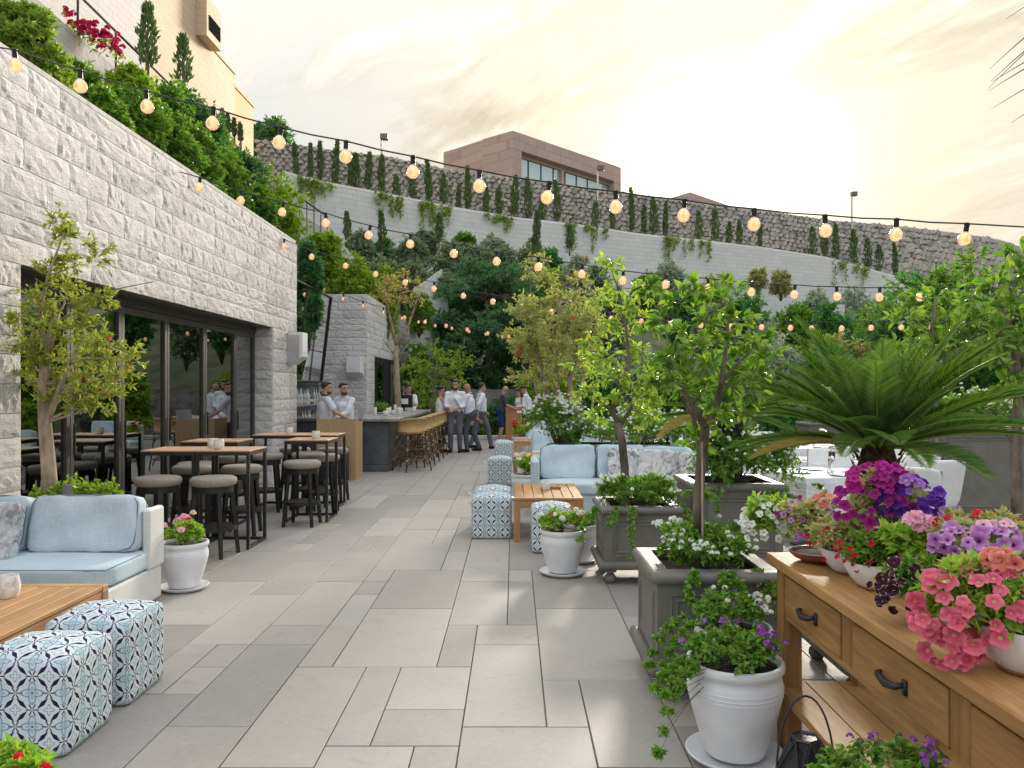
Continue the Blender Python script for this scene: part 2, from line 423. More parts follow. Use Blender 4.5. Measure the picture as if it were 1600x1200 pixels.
M['planter'] = pm('planter_paint', (.175,.167,.145), .5, .12, 6, 60, .06, spec=.45)
M['white'] = pm('white_paint', (.78,.78,.78), .45, .04, 5)
M['cloth'] = linen('white_tablecloth', (.80,.81,.84), .05)
M['whitechair'] = pm('white_mesh_seat', (.80,.81,.83), .6, .04, 12)
M['counter'] = pm('bar_counter_top', (.30,.29,.275), .4, .3, 6, spec=.6)
M['barfront'] = pm('bar_front', (.10,.107,.117), .45, .25, 4, spec=.5)
M['candle'] = pm('rough_white_glass', (.84,.82,.78), .35, .15, 30, 60, .4)
M['steel'] = pm('brushed_steel', (.55,.55,.56), .35, .05, 8, metal=.8)
M['screen'] = pm('dark_screen', (.012,.014,.018), .2, .1, 8)
M['paper'] = pm('menu_board', (.42,.42,.38), .7, .08, 10)
m, t, b = newmat('door_glass'); 
gl = t.nodes.new('ShaderNodeBsdfGlossy'); gl.inputs['Roughness'].default_value = .006; gl.inputs[0].default_value = (.86,.92,.91,1)
tr = t.nodes.new('ShaderNodeBsdfTransparent'); tr.inputs[0].default_value = (.42,.47,.46,1)
fr = t.nodes.new('ShaderNodeFresnel'); fr.inputs[0].default_value = 2.3
mx = t.nodes.new('ShaderNodeMixShader'); k = E(t, fr.outputs[0])*1.3+.12; t.links.new(k.clamp().k, mx.inputs[0])
t.links.new(tr.outputs[0], mx.inputs[1]); t.links.new(gl.outputs[0], mx.inputs[2]); t.links.new(mx.outputs[0], t.nodes['Material Output'].inputs[0]); M['glass'] = m
m, t, b = newmat('mirror'); b.inputs['Metallic'].default_value = 1; b.inputs['Roughness'].default_value = .01; b.inputs['Base Color'].default_value = (.82,.84,.82,1); M['mirror'] = m
m, t, b = newmat('far_window_glass'); b.inputs['Base Color'].default_value = (.55,.66,.66,1); b.inputs['Roughness'].default_value = .08; b.inputs['Metallic'].default_value = .35; M['farglass'] = m
FROST = .38
m, t, b = newmat('bulb_glass'); gl = t.nodes.new('ShaderNodeBsdfGlossy'); gl.inputs['Roughness'].default_value = .02
tr = t.nodes.new('ShaderNodeBsdfTransparent'); tr.inputs[0].default_value = (1,.90,.76,1); lw = t.nodes.new('ShaderNodeLayerWeight'); lw.inputs[0].default_value = .45
mx = t.nodes.new('ShaderNodeMixShader'); t.links.new((E(t, lw.outputs[1])*.75+.16).clamp().k, mx.inputs[0]); t.links.new(tr.outputs[0], mx.inputs[1]); t.links.new(gl.outputs[0], mx.inputs[2])
fb = t.nodes.new('ShaderNodeBsdfTranslucent'); fb.inputs[0].default_value = (1,.80,.62,1); m2 = t.nodes.new('ShaderNodeMixShader'); m2.inputs[0].default_value = FROST; t.links.new(mx.outputs[0], m2.inputs[1]); t.links.new(fb.outputs[0], m2.inputs[2])
t.links.new(m2.outputs[0], t.nodes['Material Output'].inputs[0]); M['bulb'] = m
m, t, b = newmat('clear_glass'); b.inputs['Base Color'].default_value = (1,1,1,1); b.inputs['Transmission Weight'].default_value = 1; b.inputs['Roughness'].default_value = .02; M['clear'] = m
m, t, b = newmat('lit_filament'); em = t.nodes.new('ShaderNodeEmission'); em.inputs[0].default_value = (1,.42,.12,1); em.inputs[1].default_value = 1.0
t.links.new(em.outputs[0], t.nodes['Material Output'].inputs[0]); M['filament'] = m
M['skin'] = pm('skin', (.46,.27,.19), .5, .08, 12); M['skin2'] = pm('skin_tan', (.36,.20,.13), .5, .08, 12)
M['beard'] = pm('short_beard', (.075,.045,.03), .8, .3, 60); M['hair'] = pm('dark_hair', (.028,.019,.014), .5, .3, 40, 90, .5)
for k_, c_ in dict(shirt=(.74,.75,.82), polo=(.60,.60,.68), tee=(.062,.07,.085), tank=(.80,.80,.80), trouser=(.085,.09,.115), trouser2=(.15,.15,.185), dkjean=(.04,.05,.075), shorts=(.015,.04,.16), shoe=(.016,.016,.02)).items():
    M[k_] = pm('cloth_'+k_, c_, .85, .12, 7, 14, .35, spec=.2)
M['bark'] = pm('bark', (.20,.155,.115), .9, .35, 14, 40, .6, stretch=(1,1,.35))
M['palebark'] = pm('pale_bark', (.40,.31,.22), .9, .3, 14, 40, .6, stretch=(1,1,.35))
M['palmtrunk'] = pm('palm_trunk', (.10,.07,.045), .95, .5, 30, 50, .8)
LM = {}
LM['pome'] = leafmat('pomegranate_leaf', [(.09,.115,.02),(.145,.165,.035),(.22,.215,.05),(.115,.145,.028)], .35)
LM['pome2'] = leafmat('dry_pomegranate_leaf', [(.15,.17,.07),(.215,.215,.09),(.25,.225,.11),(.145,.17,.065)], .35)
LM['lemon'] = leafmat('lemon_leaf', [(.035,.075,.014),(.065,.13,.02),(.12,.18,.026),(.045,.095,.018),(.155,.20,.035)], .32, .42, spec=.3)
LM['lemon2'] = leafmat('yellow_lemon_leaf', [(.085,.14,.022),(.15,.22,.035),(.22,.27,.05),(.11,.165,.03)], .38, .4)
LM['dark'] = leafmat('dark_tree_leaf', [(.028,.08,.036),(.045,.105,.048),(.07,.13,.055),(.032,.09,.042)], .3)
LM['green'] = leafmat('shrub_leaf', [(.04,.085,.016),(.075,.14,.022),(.12,.19,.03),(.055,.11,.02)], .3)
LM['bright'] = leafmat('bright_shrub_leaf', [(.08,.13,.015),(.14,.20,.022),(.21,.26,.03)], .32)
LM['olive'] = leafmat('olive_leaf', [(.10,.13,.085),(.15,.18,.125),(.08,.11,.07),(.20,.22,.17)], .25)
LM['silver'] = leafmat('silver_leaf', [(.17,.22,.17),(.25,.30,.24),(.12,.17,.11)], .2)
LM['cypress'] = leafmat('cypress_leaf', [(.035,.07,.02),(.06,.095,.03),(.085,.11,.04)], .12)
LM['feather'] = leafmat('feathery_leaf', [(.03,.10,.025),(.05,.15,.04),(.075,.18,.05)], .28)
LM['vine'] = leafmat('vine_leaf', [(.07,.12,.02),(.13,.18,.03),(.18,.20,.04)], .3)
LM['lant'] = leafmat('lantana_leaf', [(.045,.10,.015),(.08,.16,.025),(.14,.22,.035),(.06,.12,.02)], .28)
LM['palm'] = leafmat('cycad_leaflet', [(.028,.066,.015),(.05,.098,.018),(.082,.13,.022),(.038,.08,.018)], .25, .38, spec=.45)
LM['dryleaf'] = leafmat('dry_leaf', [(.30,.16,.06),(.38,.22,.08),(.24,.12,.05)], .3)
LM['geran'] = leafmat('geranium_leaf', [(.09,.19,.02),(.15,.27,.03),(.22,.32,.05)], .3)
LM['straw'] = leafmat('straw_leaf', [(.33,.27,.12),(.42,.33,.16),(.20,.21,.06),(.28,.16,.09)], .3)
def petal(name, a, b_=None):
    return leafmat(name, [a, b_ or tuple(min(1, q*1.25+.01) for q in a)], .3, .6, (1.1,1.1,1.1), .2)
PT = dict(white=petal('white_petal', (.78,.79,.76)), magenta=petal('magenta_petal', (.42,.012,.25)), purple=petal('purple_petal', (.10,.015,.33)), pink=petal('pink_petal', (.78,.13,.20), (.82,.22,.28)),
    salmon=petal('salmon_petal', (.75,.22,.16)), red=petal('red_petal', (.60,.015,.02)), burg=petal('burgundy_petal', (.055,.006,.022)), lilac=petal('lilac_petal', (.55,.24,.58)), pale=petal('pale_pink_petal', (.82,.48,.58)),
    orange=petal('orange_flower', (.75,.14,.04)), violet=petal('violet_petal', (.38,.12,.50)), boug=petal('bougainvillea_bract', (.55,.02,.12)), cream=petal('cream_petal', (.72,.60,.42)))
PF = {}
def petunia_mat(key):
    if key in PF: return PF[key]
    cols = dict(white=((.82,.83,.80),(.70,.74,.62)), magenta=((.52,.02,.30),(.22,.005,.14)), purple=((.15,.02,.42),(.05,.008,.20)), pink=((.86,.24,.32),(.72,.07,.15)), salmon=((.84,.33,.25),(.66,.13,.10)), red=((.66,.03,.03),(.45,.01,.015)),
        burg=((.10,.010,.035),(.03,.003,.012)), lilac=((.66,.38,.68),(.40,.10,.45)), pale=((.86,.58,.66),(.75,.36,.48)), violet=((.46,.22,.62),(.25,.06,.42)))[key]
    m, t, b = newmat('petunia_'+key); tcx = t.nodes.new('ShaderNodeTexCoord'); x, y, z = sepxyz(t, tcx.outputs['Object']); oi = t.nodes.new('ShaderNodeObjectInfo'); rn = E(t, oi.outputs['Random'])
    r = (x*x+y*y).op('SQRT'); a = y.op('ARCTAN2', x); vein = ((a*20.0).cos().abs().pow(6.0))*.35; f = (r*1.15-.15-vein+(rn-.5)*.3).clamp()
    c = mixc(t, f, cols[1], cols[0])
    if key == 'burg': c = mixc(t, (r-.98).gt(0.0), c, (.72,.62,.60))
    k = rn*.35+.82; c = mixc(t, 1.0, c, comb(t, k, k, k), 'MULTIPLY')
    t.links.new(c, b.inputs['Base Color']); b.inputs['Roughness'].default_value = .65; b.inputs['Specular IOR Level'].default_value = .2; b.inputs['Sheen Weight'].default_value = .2
    tr = t.nodes.new('ShaderNodeBsdfTranslucent'); t.links.new(c, tr.inputs[0]); mx = t.nodes.new('ShaderNodeMixShader'); mx.inputs[0].default_value = .3
    t.links.new(b.outputs[0], mx.inputs[1]); t.links.new(tr.outputs[0], mx.inputs[2]); t.links.new(mx.outputs[0], t.nodes['Material Output'].inputs[0]); PF[key] = m; return m
M['throat'] = pm('flower_throat', (.16,.02,.08), .7, .2, 20); M['throat_y'] = pm('pale_throat', (.55,.42,.18), .7, .2, 20)
# ------------------------------------------------------------------ foliage helpers
def unit(a): return a/np.maximum(np.linalg.norm(a, axis=-1, keepdims=True), 1e-9)
def leaf_geo(P, Dv, Nv, L, W, kind='diamond', droop=.15):
    Dv = unit(Dv); S = unit(np.cross(Dv, Nv)); N = np.cross(S, Dv); n = len(P); L = np.asarray(L).reshape(-1,1)*np.ones((n,1)); W = np.asarray(W).reshape(-1,1)*np.ones((n,1))
    if kind == 'diamond':
        V = np.stack([P, P+Dv*L*.45+S*W*.5+N*W*.18, P+Dv*L-N*L*droop, P+Dv*L*.45-S*W*.5+N*W*.18], 1).reshape(-1,3)
        b = np.arange(n)[:,None]*4
        return V, np.concatenate([b+np.array([[0,1,2]]), b+np.array([[0,2,3]])], 0)
    if kind == 'oval':
        c = [P]
        for tpos, wd in ((.3,.46),(.68,.40)):
            mid = P+Dv*L*tpos-N*L*droop*tpos**2; c += [mid+S*W*wd+N*W*.16, mid, mid-S*W*wd+N*W*.16]
        c.append(P+Dv*L-N*L*droop); V = np.stack(c, 1).reshape(-1,3); b = np.arange(n)[:,None]*8
        T = [(0,1,2),(0,2,3),(1,4,5),(1,5,2),(2,5,6),(2,6,3),(4,7,5),(5,7,6)]
        return V, np.concatenate([b+np.array([q]) for q in T], 0)
def leaf_obj(name, P, Dv, Nv, L, W, mat, parent, kind='diamond', droop=.15):
    V, Fc = leaf_geo(np.asarray(P, float), np.asarray(Dv, float), np.asarray(Nv, float), L, W, kind, droop)
    return mesh_np(name, V, Fc, mat, parent, kind == 'oval')
def rsphere(rng, n): return unit(rng.normal(size=(n,3)))
def curve(p0, p1, bend, k=5):
    p0, p1 = Vector(p0), Vector(p1); m = (p0+p1)/2+Vector(bend)
    return [(1-t)**2*p0+2*t*(1-t)*m+t*t*p1 for t in [i/k for i in range(k+1)]]
def clump_leaves(rng, clumps, twigs, per, L, ljit=.3, updir=.35, hang=0.0, spread=.5):
    """leaves along twigs radiating inside each clump; returns P,D,N,L and twig list"""
    Ps, Ds, Ls, tw = [], [], [], []; rmax = max((r if not hasattr(r, '__len__') else r[0]) for c, r in clumps)
    for (c, r) in clumps:
        c = np.array(c, float); r3 = np.array(r if hasattr(r, '__len__') else (r,r,r), float)
        k = max(2, int(twigs*rng.uniform(.75, 1.25)*min(1.0, (r3[0]/rmax)*1.6)))
        d = rsphere(rng, k); d[:,2] = d[:,2]*.8+updir-hang; d = unit(d)
        ln = rng.uniform(.55, 1.08, (k,1)); st = c+d*r3*rng.uniform(.05,.35,(k,1)); en = c+d*r3*ln
        for a, b_ in zip(st, en): tw.append((a, b_))
        u = rng.uniform(.1, 1.02, (k, per, 1)); p = st[:,None]*(1-u)+en[:,None]*u
        tdir = unit(en-st)[:,None]; side = rsphere(rng, k*per).reshape(k, per, 3)
        dd = tdir*(1-spread)+side*spread; dd[...,2] -= hang*.6
        Ps.append(p.reshape(-1,3)); Ds.append(dd.reshape(-1,3))
    P = np.concatenate(Ps); Dv = np.concatenate(Ds); n = len(P)
    N = rsphere(rng, n)*.75+np.array([0,0,.8])
    return P, Dv, N, L*(1+rng.uniform(-ljit, ljit, n)), tw
def plant(name, label, cat, base, clumps, lm, L=.05, W=.022, twigs=14, per=10, seed=1, trunks=None, bark='bark', group=None, kind='diamond',
          stem_r=.012, updir=.35, hang=0.0, twig_r=.003, parent=None, crown_name='crown', trunk_name='trunk', extra=None, spread=.5, limb=True, droop=.15):
    rng = np.random.default_rng(seed); rd = random.Random(seed)
    root = parent or thing(name, label, cat, base, 0, group); B = Vector(base) if parent is None else Vector((0,0,0))
    off = np.array(B)
    P, Dv, N, LL, tw = clump_leaves(rng, clumps, twigs, per, L, updir=updir, hang=hang, spread=spread)
    leaf_obj(crown_name, P-off, Dv, N, LL, LL*(W/L), lm, root, kind, droop)
    mb = MB(); tp = []
    for (pts, r0, r1) in (trunks or []):
        pts = [Vector(p)-B for p in pts]; k = len(pts); mb.tube(pts, [r0+(r1-r0)*i/(k-1) for i in range(k)], 10)
        tp += [(p, r0+(r1-r0)*i/(k-1)) for i, p in enumerate(pts)]
    if not tp: tp = [(Vector((0,0,.02)), stem_r)]
    if limb:
        for (c, r) in clumps:
            c = Vector(c)-B; low = [q for q in tp if q[0].z <= c.z+.05] or tp
            p, rr = min(low, key=lambda q: (q[0]-c).length+.25*abs(q[0].z-c.z)); q = min(rr*.6, max(stem_r, rr*.45))
            pts = curve(p, c, (rd.uniform(-.1,.1), rd.uniform(-.1,.1), (c-p).length*.08), 4); mb.tube(pts, [q*(1-.18*i) for i in range(5)], 5)
    if twig_r:
        for a, b_ in tw: mb.tube([Vector(a)-B, Vector(b_)-B], [twig_r, twig_r*.5], 3, cap=False)
    mb.build(trunk_name, M[bark], root, True)
    if extra: extra(root, P-off, rng)
    return root
def blobs(rng, c, rad, n, r, shell=.75, low=-.4):
    """clump centres spread near the surface of an ellipsoid"""
    c = np.array(c, float); rad = np.array(rad, float); out = []
    d = rsphere(rng, n*3); d = d[d[:,2] > low][:n]
    for q in d: out.append((c+q*rad*rng.uniform(shell-.3, shell+.12), r*rng.uniform(.75, 1.3)))
    return out
def shrub(name, label, cat, c, rad, lm, seed, n=22, r=None, L=.06, W=.03, twigs=12, per=9, group=None, ground=None, **kw):
    rng = np.random.default_rng(seed+1000); r = r or min(rad)*.5
    base = Vector((c[0], c[1], ground if ground is not None else c[2]-rad[2]))
    return plant(name, label, cat, base, blobs(rng, c, rad, int(n*1.5), r, .66, -.95), lm, L, W, twigs, per, seed, group=group, trunk_name='stem', crown_name='foliage', twig_r=0, **kw)
def dots(root, pts, mat, size, name, rng, petals=9, stuff=True):
    """small flower heads, each a dome of tiny petals, joined into one part"""
    V = []; n = len(pts)
    c = np.repeat(np.asarray(pts, float), petals, 0); d = rsphere(rng, n*petals); d[:,2] = np.abs(d[:,2])*.8+.1; d = unit(d)
    P = c+d*size*.35; T = unit(np.cross(d, rsphere(rng, n*petals)))
    Vv, Fc = leaf_geo(P-T*size*.3, T, d, np.full(n*petals, size*.62), np.full(n*petals, size*.55), 'diamond', .1)
    o = mesh_np(name, Vv, Fc, mat, root); 
    if stuff: o['kind'] = 'stuff'
    return o
def flowering(mat, n, size, petals=9, name='blossom', top=True, out=.02):
    def f(root, P, rng):
        k = P[:,2] > np.quantile(P[:,2], .35) if top else np.ones(len(P), bool)
        Q = P[k]; c = np.median(P, 0); ext = np.abs(Q-c).max(0)+1e-6; r = np.linalg.norm((Q-c)/ext, axis=1)
        ok = np.where(r > np.quantile(r, .60))[0]; q = Q[rng.choice(ok, min(n, len(ok)), replace=False)]
        dots(root, q+unit(q-c)*out+np.array([0,0,size*.5]), mat, size, name, rng, petals)
    return f
_fl = {}
def petunia(color, throat='throat', rim=None, var=0):
    key = (color, throat, rim, var); rv = random.Random(var*7+1)
    if key in _fl: return _fl[key]
    V = [(0,0,-.42)]; Fc = []; mi = []; n = 25
    for k, (rr, zz) in enumerate(((.22,-.12),(.62,.02),(1.0,.0))):
        for j in range(n):
            a = 2*math.pi*j/n; lob = 1+.12*math.cos(5*a)+(.04*math.sin(15*a) if k == 2 else 0) if k else 1
            ru = .09*math.sin(10*a+.6) if k == 2 else 0
            V.append((rr*lob*math.cos(a), rr*lob*math.sin(a), zz+ru-(.1*math.cos(5*a) if k == 2 else 0)+((0,.30,-.22,.12)[var])*(rr**2)+(.22*math.cos(2*a+var) if var == 3 else .10*math.cos(a+var) if var else 0)*rr+rv.uniform(-.05,.05)*(k == 2)))
    for j in range(n):
        Fc.append((0, 1+j, 1+(j+1)%n)); mi.append(1)
        for k in range(2): Fc.append((1+k*n+j, 1+(k+1)*n+j, 1+(k+1)*n+(j+1)%n, 1+k*n+(j+1)%n)); mi.append(0 if k == 0 or not rim else 0)
    me = mesh_np('flower', V, Fc, [petunia_mat(color), M[throat]], None, True, None, mi); d = me.data; bpy.data.objects.remove(me)
    _fl[key] = d; return d
def put_flowers(root, pts, dirs, color, size, rng, throat='throat'):
    for p, q in zip(pts, dirs):
        o = bpy.data.objects.new('flower', petunia(color, throat, None, int(rng.choice(4, p=[.4,.25,.2,.15])))); COL.objects.link(o); o.parent = root; o.location = p
        o.rotation_euler = Vector(q).to_track_quat('Z', 'Y').to_euler(); q_ = size*.72*rng.uniform(.60,1.15); o.scale = (q_, q_*rng.uniform(.85,1.1), q_*rng.uniform(.8,1.6))
# ------------------------------------------------------------------ terrace: paving slabs
terr = MB(); terr.box(-7, 12, .5, 26, -.25, -.012)
terrace = tag(terr.build('terrace', M['grout']), kind='structure')
cell = .2; X0, Y0 = .155, 4.532
I0, I1, J0, J1 = -26, 46, -14, 98
occ = np.zeros((I1-I0, J1-J0), bool); tiles = []
def put(i0, i1, j0, j1):
    i0, i1, j0, j1 = max(i0, I0), min(i1, I1), max(j0, J0), min(j1, J1)
    if i1 <= i0 or j1 <= j0 or occ[i0-I0:i1-I0, j0-J0:j1-J0].any(): return False
    occ[i0-I0:i1-I0, j0-J0:j1-J0] = True; tiles.append((i0, i1, j0, j1)); return True
for q in [(-6,-3,0,6),(-3,-2,0,4),(-3,-1,4,10),(-1,0,4,10),(-2,0,2,4),(-2,0,-4,2),(-2,1,-8,-4),(0,1,-4,-1),(1,3,-6,-1),(0,3,-1,6),(-4,-2,-3,0),(-4,-2,-5,-3),(-5,-4,-5,0),(-7,-5,-6,0),(-5,-3,-9,-5),(-3,-2,-9,-5)]: put(*q)
rd = random.Random(4)
sizes = [(3,6),(2,4),(2,6),(3,4),(2,2),(1,4),(2,3),(1,2),(3,3)]
for j in range(J0, J1):
    for i in range(I0, I1):
        if occ[i-I0, j-J0]: continue
        opts = sizes[:]; rd.shuffle(opts); opts.sort(key=lambda s: rd.random()*1.0-(s[0]*s[1])/28.0)
        for (a, b_) in opts:
            if i+a <= I1 and j+b_ <= J1 and put(i, i+a, j, j+b_): break
        else:
            put(i, i+1, j, j+1)
tmesh = {}; far = MB()
tiles.sort(key=lambda q: (Y0+q[2]*cell) + (0 if -3.2 < (X0+q[0]*cell)/(Y0+q[3]*cell)*4 < 3.4 else 40))
rd = random.Random(8)
for k, (i0, i1, j0, j1) in enumerate(tiles):
    wdt, lng = (i1-i0)*cell, (j1-j0)*cell; cx, cy = X0+(i0+i1)/2*cell, Y0+(j0+j1)/2*cell
    if cx+wdt/2 > 11.5 or cx-wdt/2 < -5.6: continue
    g = .0035
    if k < 290:
        if (i1-i0, j1-j0) not in tmesh:
            mb = MB(); mb.box(-wdt/2+g, wdt/2-g, -lng/2+g, lng/2-g, -.03, 0, bv=.0016); o = mb.build('tile', M['tile']); tmesh[(i1-i0, j1-j0)] = o.data; bpy.data.objects.remove(o)
        o = bpy.data.objects.new('tile', tmesh[(i1-i0, j1-j0)]); COL.objects.link(o); o.parent = terrace; o.location = (cx, cy, rd.uniform(-.0012, .0012))
    else: far.box(cx-wdt/2+g, cx+wdt/2-g, cy-lng/2+g, cy+lng/2-g, -.03, rd.uniform(-.001, .001))
tag(far.build('paving', M['tile'], terrace), kind='stuff')
mb = MB(); mb.box(-4, 12, 24.3, 24.6, -.05, .13, bv=.01); tag(mb.build('kerb', M['palewall']), kind='structure')
# ------------------------------------------------------------------ hillside
def hill_z(x, y):
    ye = 41+max(0.0, x+11)*.62; s = max(0.0, min(1.0, (y-25.5)/(ye-25.5))); z = -.3+8.4*s**1.25
    l = max(0.0, min(1.0, (-x-4.9)/1.2)); lz = 3.6+max(0, min(1, (-x-5.5)/10))*5.5
    yy = max(0.0, min(1.0, (46-y)/6.0))
    return max(z, lz*l) if y > 24 else lz*l if x < -4.9 else -.3
nx, ny = 74, 64; V = []; Fc = []
for j in range(ny+1):
    for i in range(nx+1):
        x = -34+i*1.15; y = 4+j*1.05; 
        V.append((x, y, hill_z(x, y)-.35 if (x < -5.3 or y > 25.5) else -.6))
Fc = [(j*(nx+1)+i, j*(nx+1)+i+1, (j+1)*(nx+1)+i+1, (j+1)*(nx+1)+i) for j in range(ny) for i in range(nx)
      if not (-6.6 < V[j*(nx+1)+i][0] < 60 and V[j*(nx+1)+i][1] < 24.4 and V[(j+1)*(nx+1)+i][1] < 25.5) and not (V[j*(nx+1)+i][0] < -4.4 and V[j*(nx+1)+i+1][0] > -6.6 and V[j*(nx+1)+i][1] < 25)]
tag(mesh_np('hillside', V, Fc, M['hill'], None, True), kind='structure')
gp = MB(); gp.box(-300, 300, -60, 500, -1.2, -.62); tag(gp.build('ground', M['hill']), kind='structure')
# curved grey coursed wall and the rubble wall above it
GW = [(440,270),(463,277),(520,290),(600,305),(700,325),(800,342),(900,353),(1000,368),(1100,378),(1200,390),(1290,404),(1350,420),(1400,434),(1445,447)]
def gw_depth(px): return 40.0 + (px-440)/1000.0*25.0
def wall_strip(name, top, bot_z, thick, mat, label, cat):
    V = []; Fc = []; n = len(top)
    for p in top:
        d = Vector((0, 1, 0)); bz = bot_z(p) if callable(bot_z) else bot_z
        V += [(p.x, p.y, bz), tuple(p), (p.x+.05, p.y+thick, p.z), (p.x+.05, p.y+thick, bz)]
    for i in range(n-1):
        for k in range(4): Fc.append((i*4+k, (i+1)*4+k, (i+1)*4+(k+1)%4, i*4+(k+1)%4))
    Fc += [(0,1,2,3), tuple((n-1)*4+k for k in (3,2,1,0))]
    return Fc, V
gtop = [D(px, py, gw_depth(px)) for px, py in GW]
Fc, V = wall_strip('x', gtop, lambda p: 5.0, .6, None, '', '')
gw = thing('retaining_wall', 'pale grey coursed stone retaining wall sweeping across the hillside', 'wall', gtop[6])
mesh_np('wall', np.array(V)-np.array(gtop[6]), Fc, M['greywall'], gw)
cp = MB(); cp.tube([p-gtop[6]+Vector((0,.25,.03)) for p in gtop], .16, 6); cp.build('coping', M['palewall'], gw)
# ledge above the grey wall
tag(mesh_np('ledge', [c for p in gtop for c in ((p.x, p.y+.3, p.z-.25), (p.x+2, p.y+14, p.z-.1))], [(2*i, 2*i+2, 2*i+3, 2*i+1) for i in range(len(gtop)-1)], M['hill']), kind='structure')
RT = [(400,217),(450,223),(500,231),(600,243),(700,264),(800,277),(900,290),(1000,304),(1100,318),(1200,329),(1300,344),(1400,352),(1500,364),(1560,373),(1600,388),(1680,410)]
RB = [(400,290),(450,292),(500,300),(600,318),(700,336),(800,352),(900,363),(1000,378),(1100,388),(1200,400),(1300,414),(1400,440),(1500,462),(1560,470),(1600,480),(1680,500)]
def rw_depth(px): return 43.0 + (px-400)/1000.0*26.0
rw = thing('rubble_wall', 'long rough rubble stone wall running along the top of the hill', 'wall', D(900, 363, rw_depth(900)))
ro = np.array(rw.location)
rtop = [D(px, py, rw_depth(px)) for px, py in RT]; rbot = [D(px, py, rw_depth(px)) for px, py in RB]
V = []; 
for a, b_ in zip(rtop, rbot): V += [(b_.x, b_.y+.12, b_.z-1.5), (a.x, a.y+.12, a.z), (a.x, a.y+1.2, a.z), (b_.x, b_.y+1.2, b_.z-1.5)]
mesh_np('wall_core', np.array(V)-ro, [(i*4+k, (i+1)*4+k, (i+1)*4+(k+1)%4, i*4+(k+1)%4) for i in range(len(rtop)-1) for k in range(4)], M['rubble'], rw)
rd = random.Random(21)
def rw_pt(px, f):
    for (a, b_, c, d) in zip(RT, RT[1:], RB, RB[1:]):
        if a[0] <= px <= b_[0]:
            u = (px-a[0])/(b_[0]-a[0]); yt = a[1]+(b_[1]-a[1])*u; yb = c[1]+(d[1]-c[1])*u; return D(px, yb+(yt-yb)*f, rw_depth(px))
def boulder(rd):
    """irregular rounded stone, unit half size"""
    mb = MB(); n = rd.choice((5,6,6,7)); ph = rd.uniform(0, 6)
    rim = [(math.cos(ph+2*math.pi*i/n)*rd.uniform(.86,1.12), math.sin(ph+2*math.pi*i/n)*rd.uniform(.86,1.12)) for i in range(n)]
    vs = [(x*1.02, 1, z*1.02) for x, z in rim]+[(x, -.25, z) for x, z in rim]+[(x*.80+rd.uniform(-.06,.06), -.70+rd.uniform(-.3,.3), z*.80) for x, z in rim]
    fs = [(k*n+i, k*n+(i+1)%n, (k+1)*n+(i+1)%n, (k+1)*n+i) for k in range(2) for i in range(n)]+[tuple(2*n+i for i in range(n))]
    mb.add(vs, [f[::-1] for f in fs]); return mb
bl = [boulder(rd) for _ in range(8)]; bdat = []
for q in bl: o = q.build('stone', M['rubble_st']); bdat.append(o.data); bpy.data.objects.remove(o)
rest = MB(); cnt = 0; px = 402.0
rows = 11
while px < 1670:
    for r_ in range(rows):
        f = (r_+.5+rd.uniform(-.12,.12))/rows; wpx = 11.5*(43/rw_depth(px))
        q = min(max(px+(wpx*.5 if r_%2 else 0)+rd.uniform(-2.2,2.2), 401), 1679); p = rw_pt(q, f)
        hh = (rw_pt(q, 1).z-rw_pt(q, 0).z)/rows/2*1.10; s = Vector((hh*rd.uniform(.85,1.75), .15*rd.uniform(.7,1.3), hh*rd.uniform(.8,1.3)))
        p = p-Vector(ro)
        if cnt < 290:
            o = bpy.data.objects.new('stone', rd.choice(bdat)); COL.objects.link(o); o.parent = rw; o.location = p; o.scale = s; o.rotation_euler = (0, rd.uniform(-.35,.35), 0); cnt += 1
        else:
            k = rd.choice(bl); rest.add([(p.x+x*s.x, p.y+y*s.y, p.z+z*s.z) for x, y, z in k.v], k.f)
    px += 11.5*(43/rw_depth(px))*1.0
tag(rest.build('rubble_stones', M['rubble_st'], rw), kind='stuff')
tp = MB()
for i in range(len(rtop)-1):
    a, b_ = rtop[i], rtop[i+1]; tp.add([(a.x,a.y,a.z-.1),(b_.x,b_.y,b_.z-.1),(b_.x,b_.y+60,b_.z-.1),(a.x-20 if i == 0 else a.x,a.y+60,a.z-.1)], [(0,1,2,3)])
tag(tp.build('hilltop', M['hill']), kind='structure')
# ------------------------------------------------------------------ coursed split-face buildings
def rough_block(seed):
    rng = np.random.default_rng(seed); nx_, nz_ = 9, 5; V = []; Fc = []
    for j in range(nz_+1):
        for i in range(nx_+1):
            u, v = i/nx_-.5, j/nz_-.5; e = i in (0, nx_) or j in (0, nz_)
            V.append((u, (-.3+rng.uniform(-.12,.12)) if e else -.62+.22*math.sin(i*1.3+seed)*math.cos(j*1.7+seed*2)+rng.uniform(-.2,.2), v))
    n = len(V); b_ = [(-.5,1,-.5),(.5,1,-.5),(.5,1,.5),(-.5,1,.5)]; V += b_
    for j in range(nz_):
        for i in range(nx_): k = j*(nx_+1)+i; Fc.append((k, k+1, k+nx_+2, k+nx_+1))
    Fc += [tuple([n+1, n]+list(range(0, nx_+1)))][:1]
    Fc += [tuple(list(range(nz_*(nx_+1)+nx_, nz_*(nx_+1)-1, -1))+[n+3, n+2]), tuple([n]+[n+3]+[j*(nx_+1) for j in range(nz_, -1, -1)]), tuple([j*(nx_+1)+nx_ for j in range(nz_+1)]+[n+2, n+1])]
    o = mesh_np('stone_block', V, Fc, M['stone']); d = o.data; bpy.data.objects.remove(o); return d
blk = [rough_block(i) for i in range(9)]
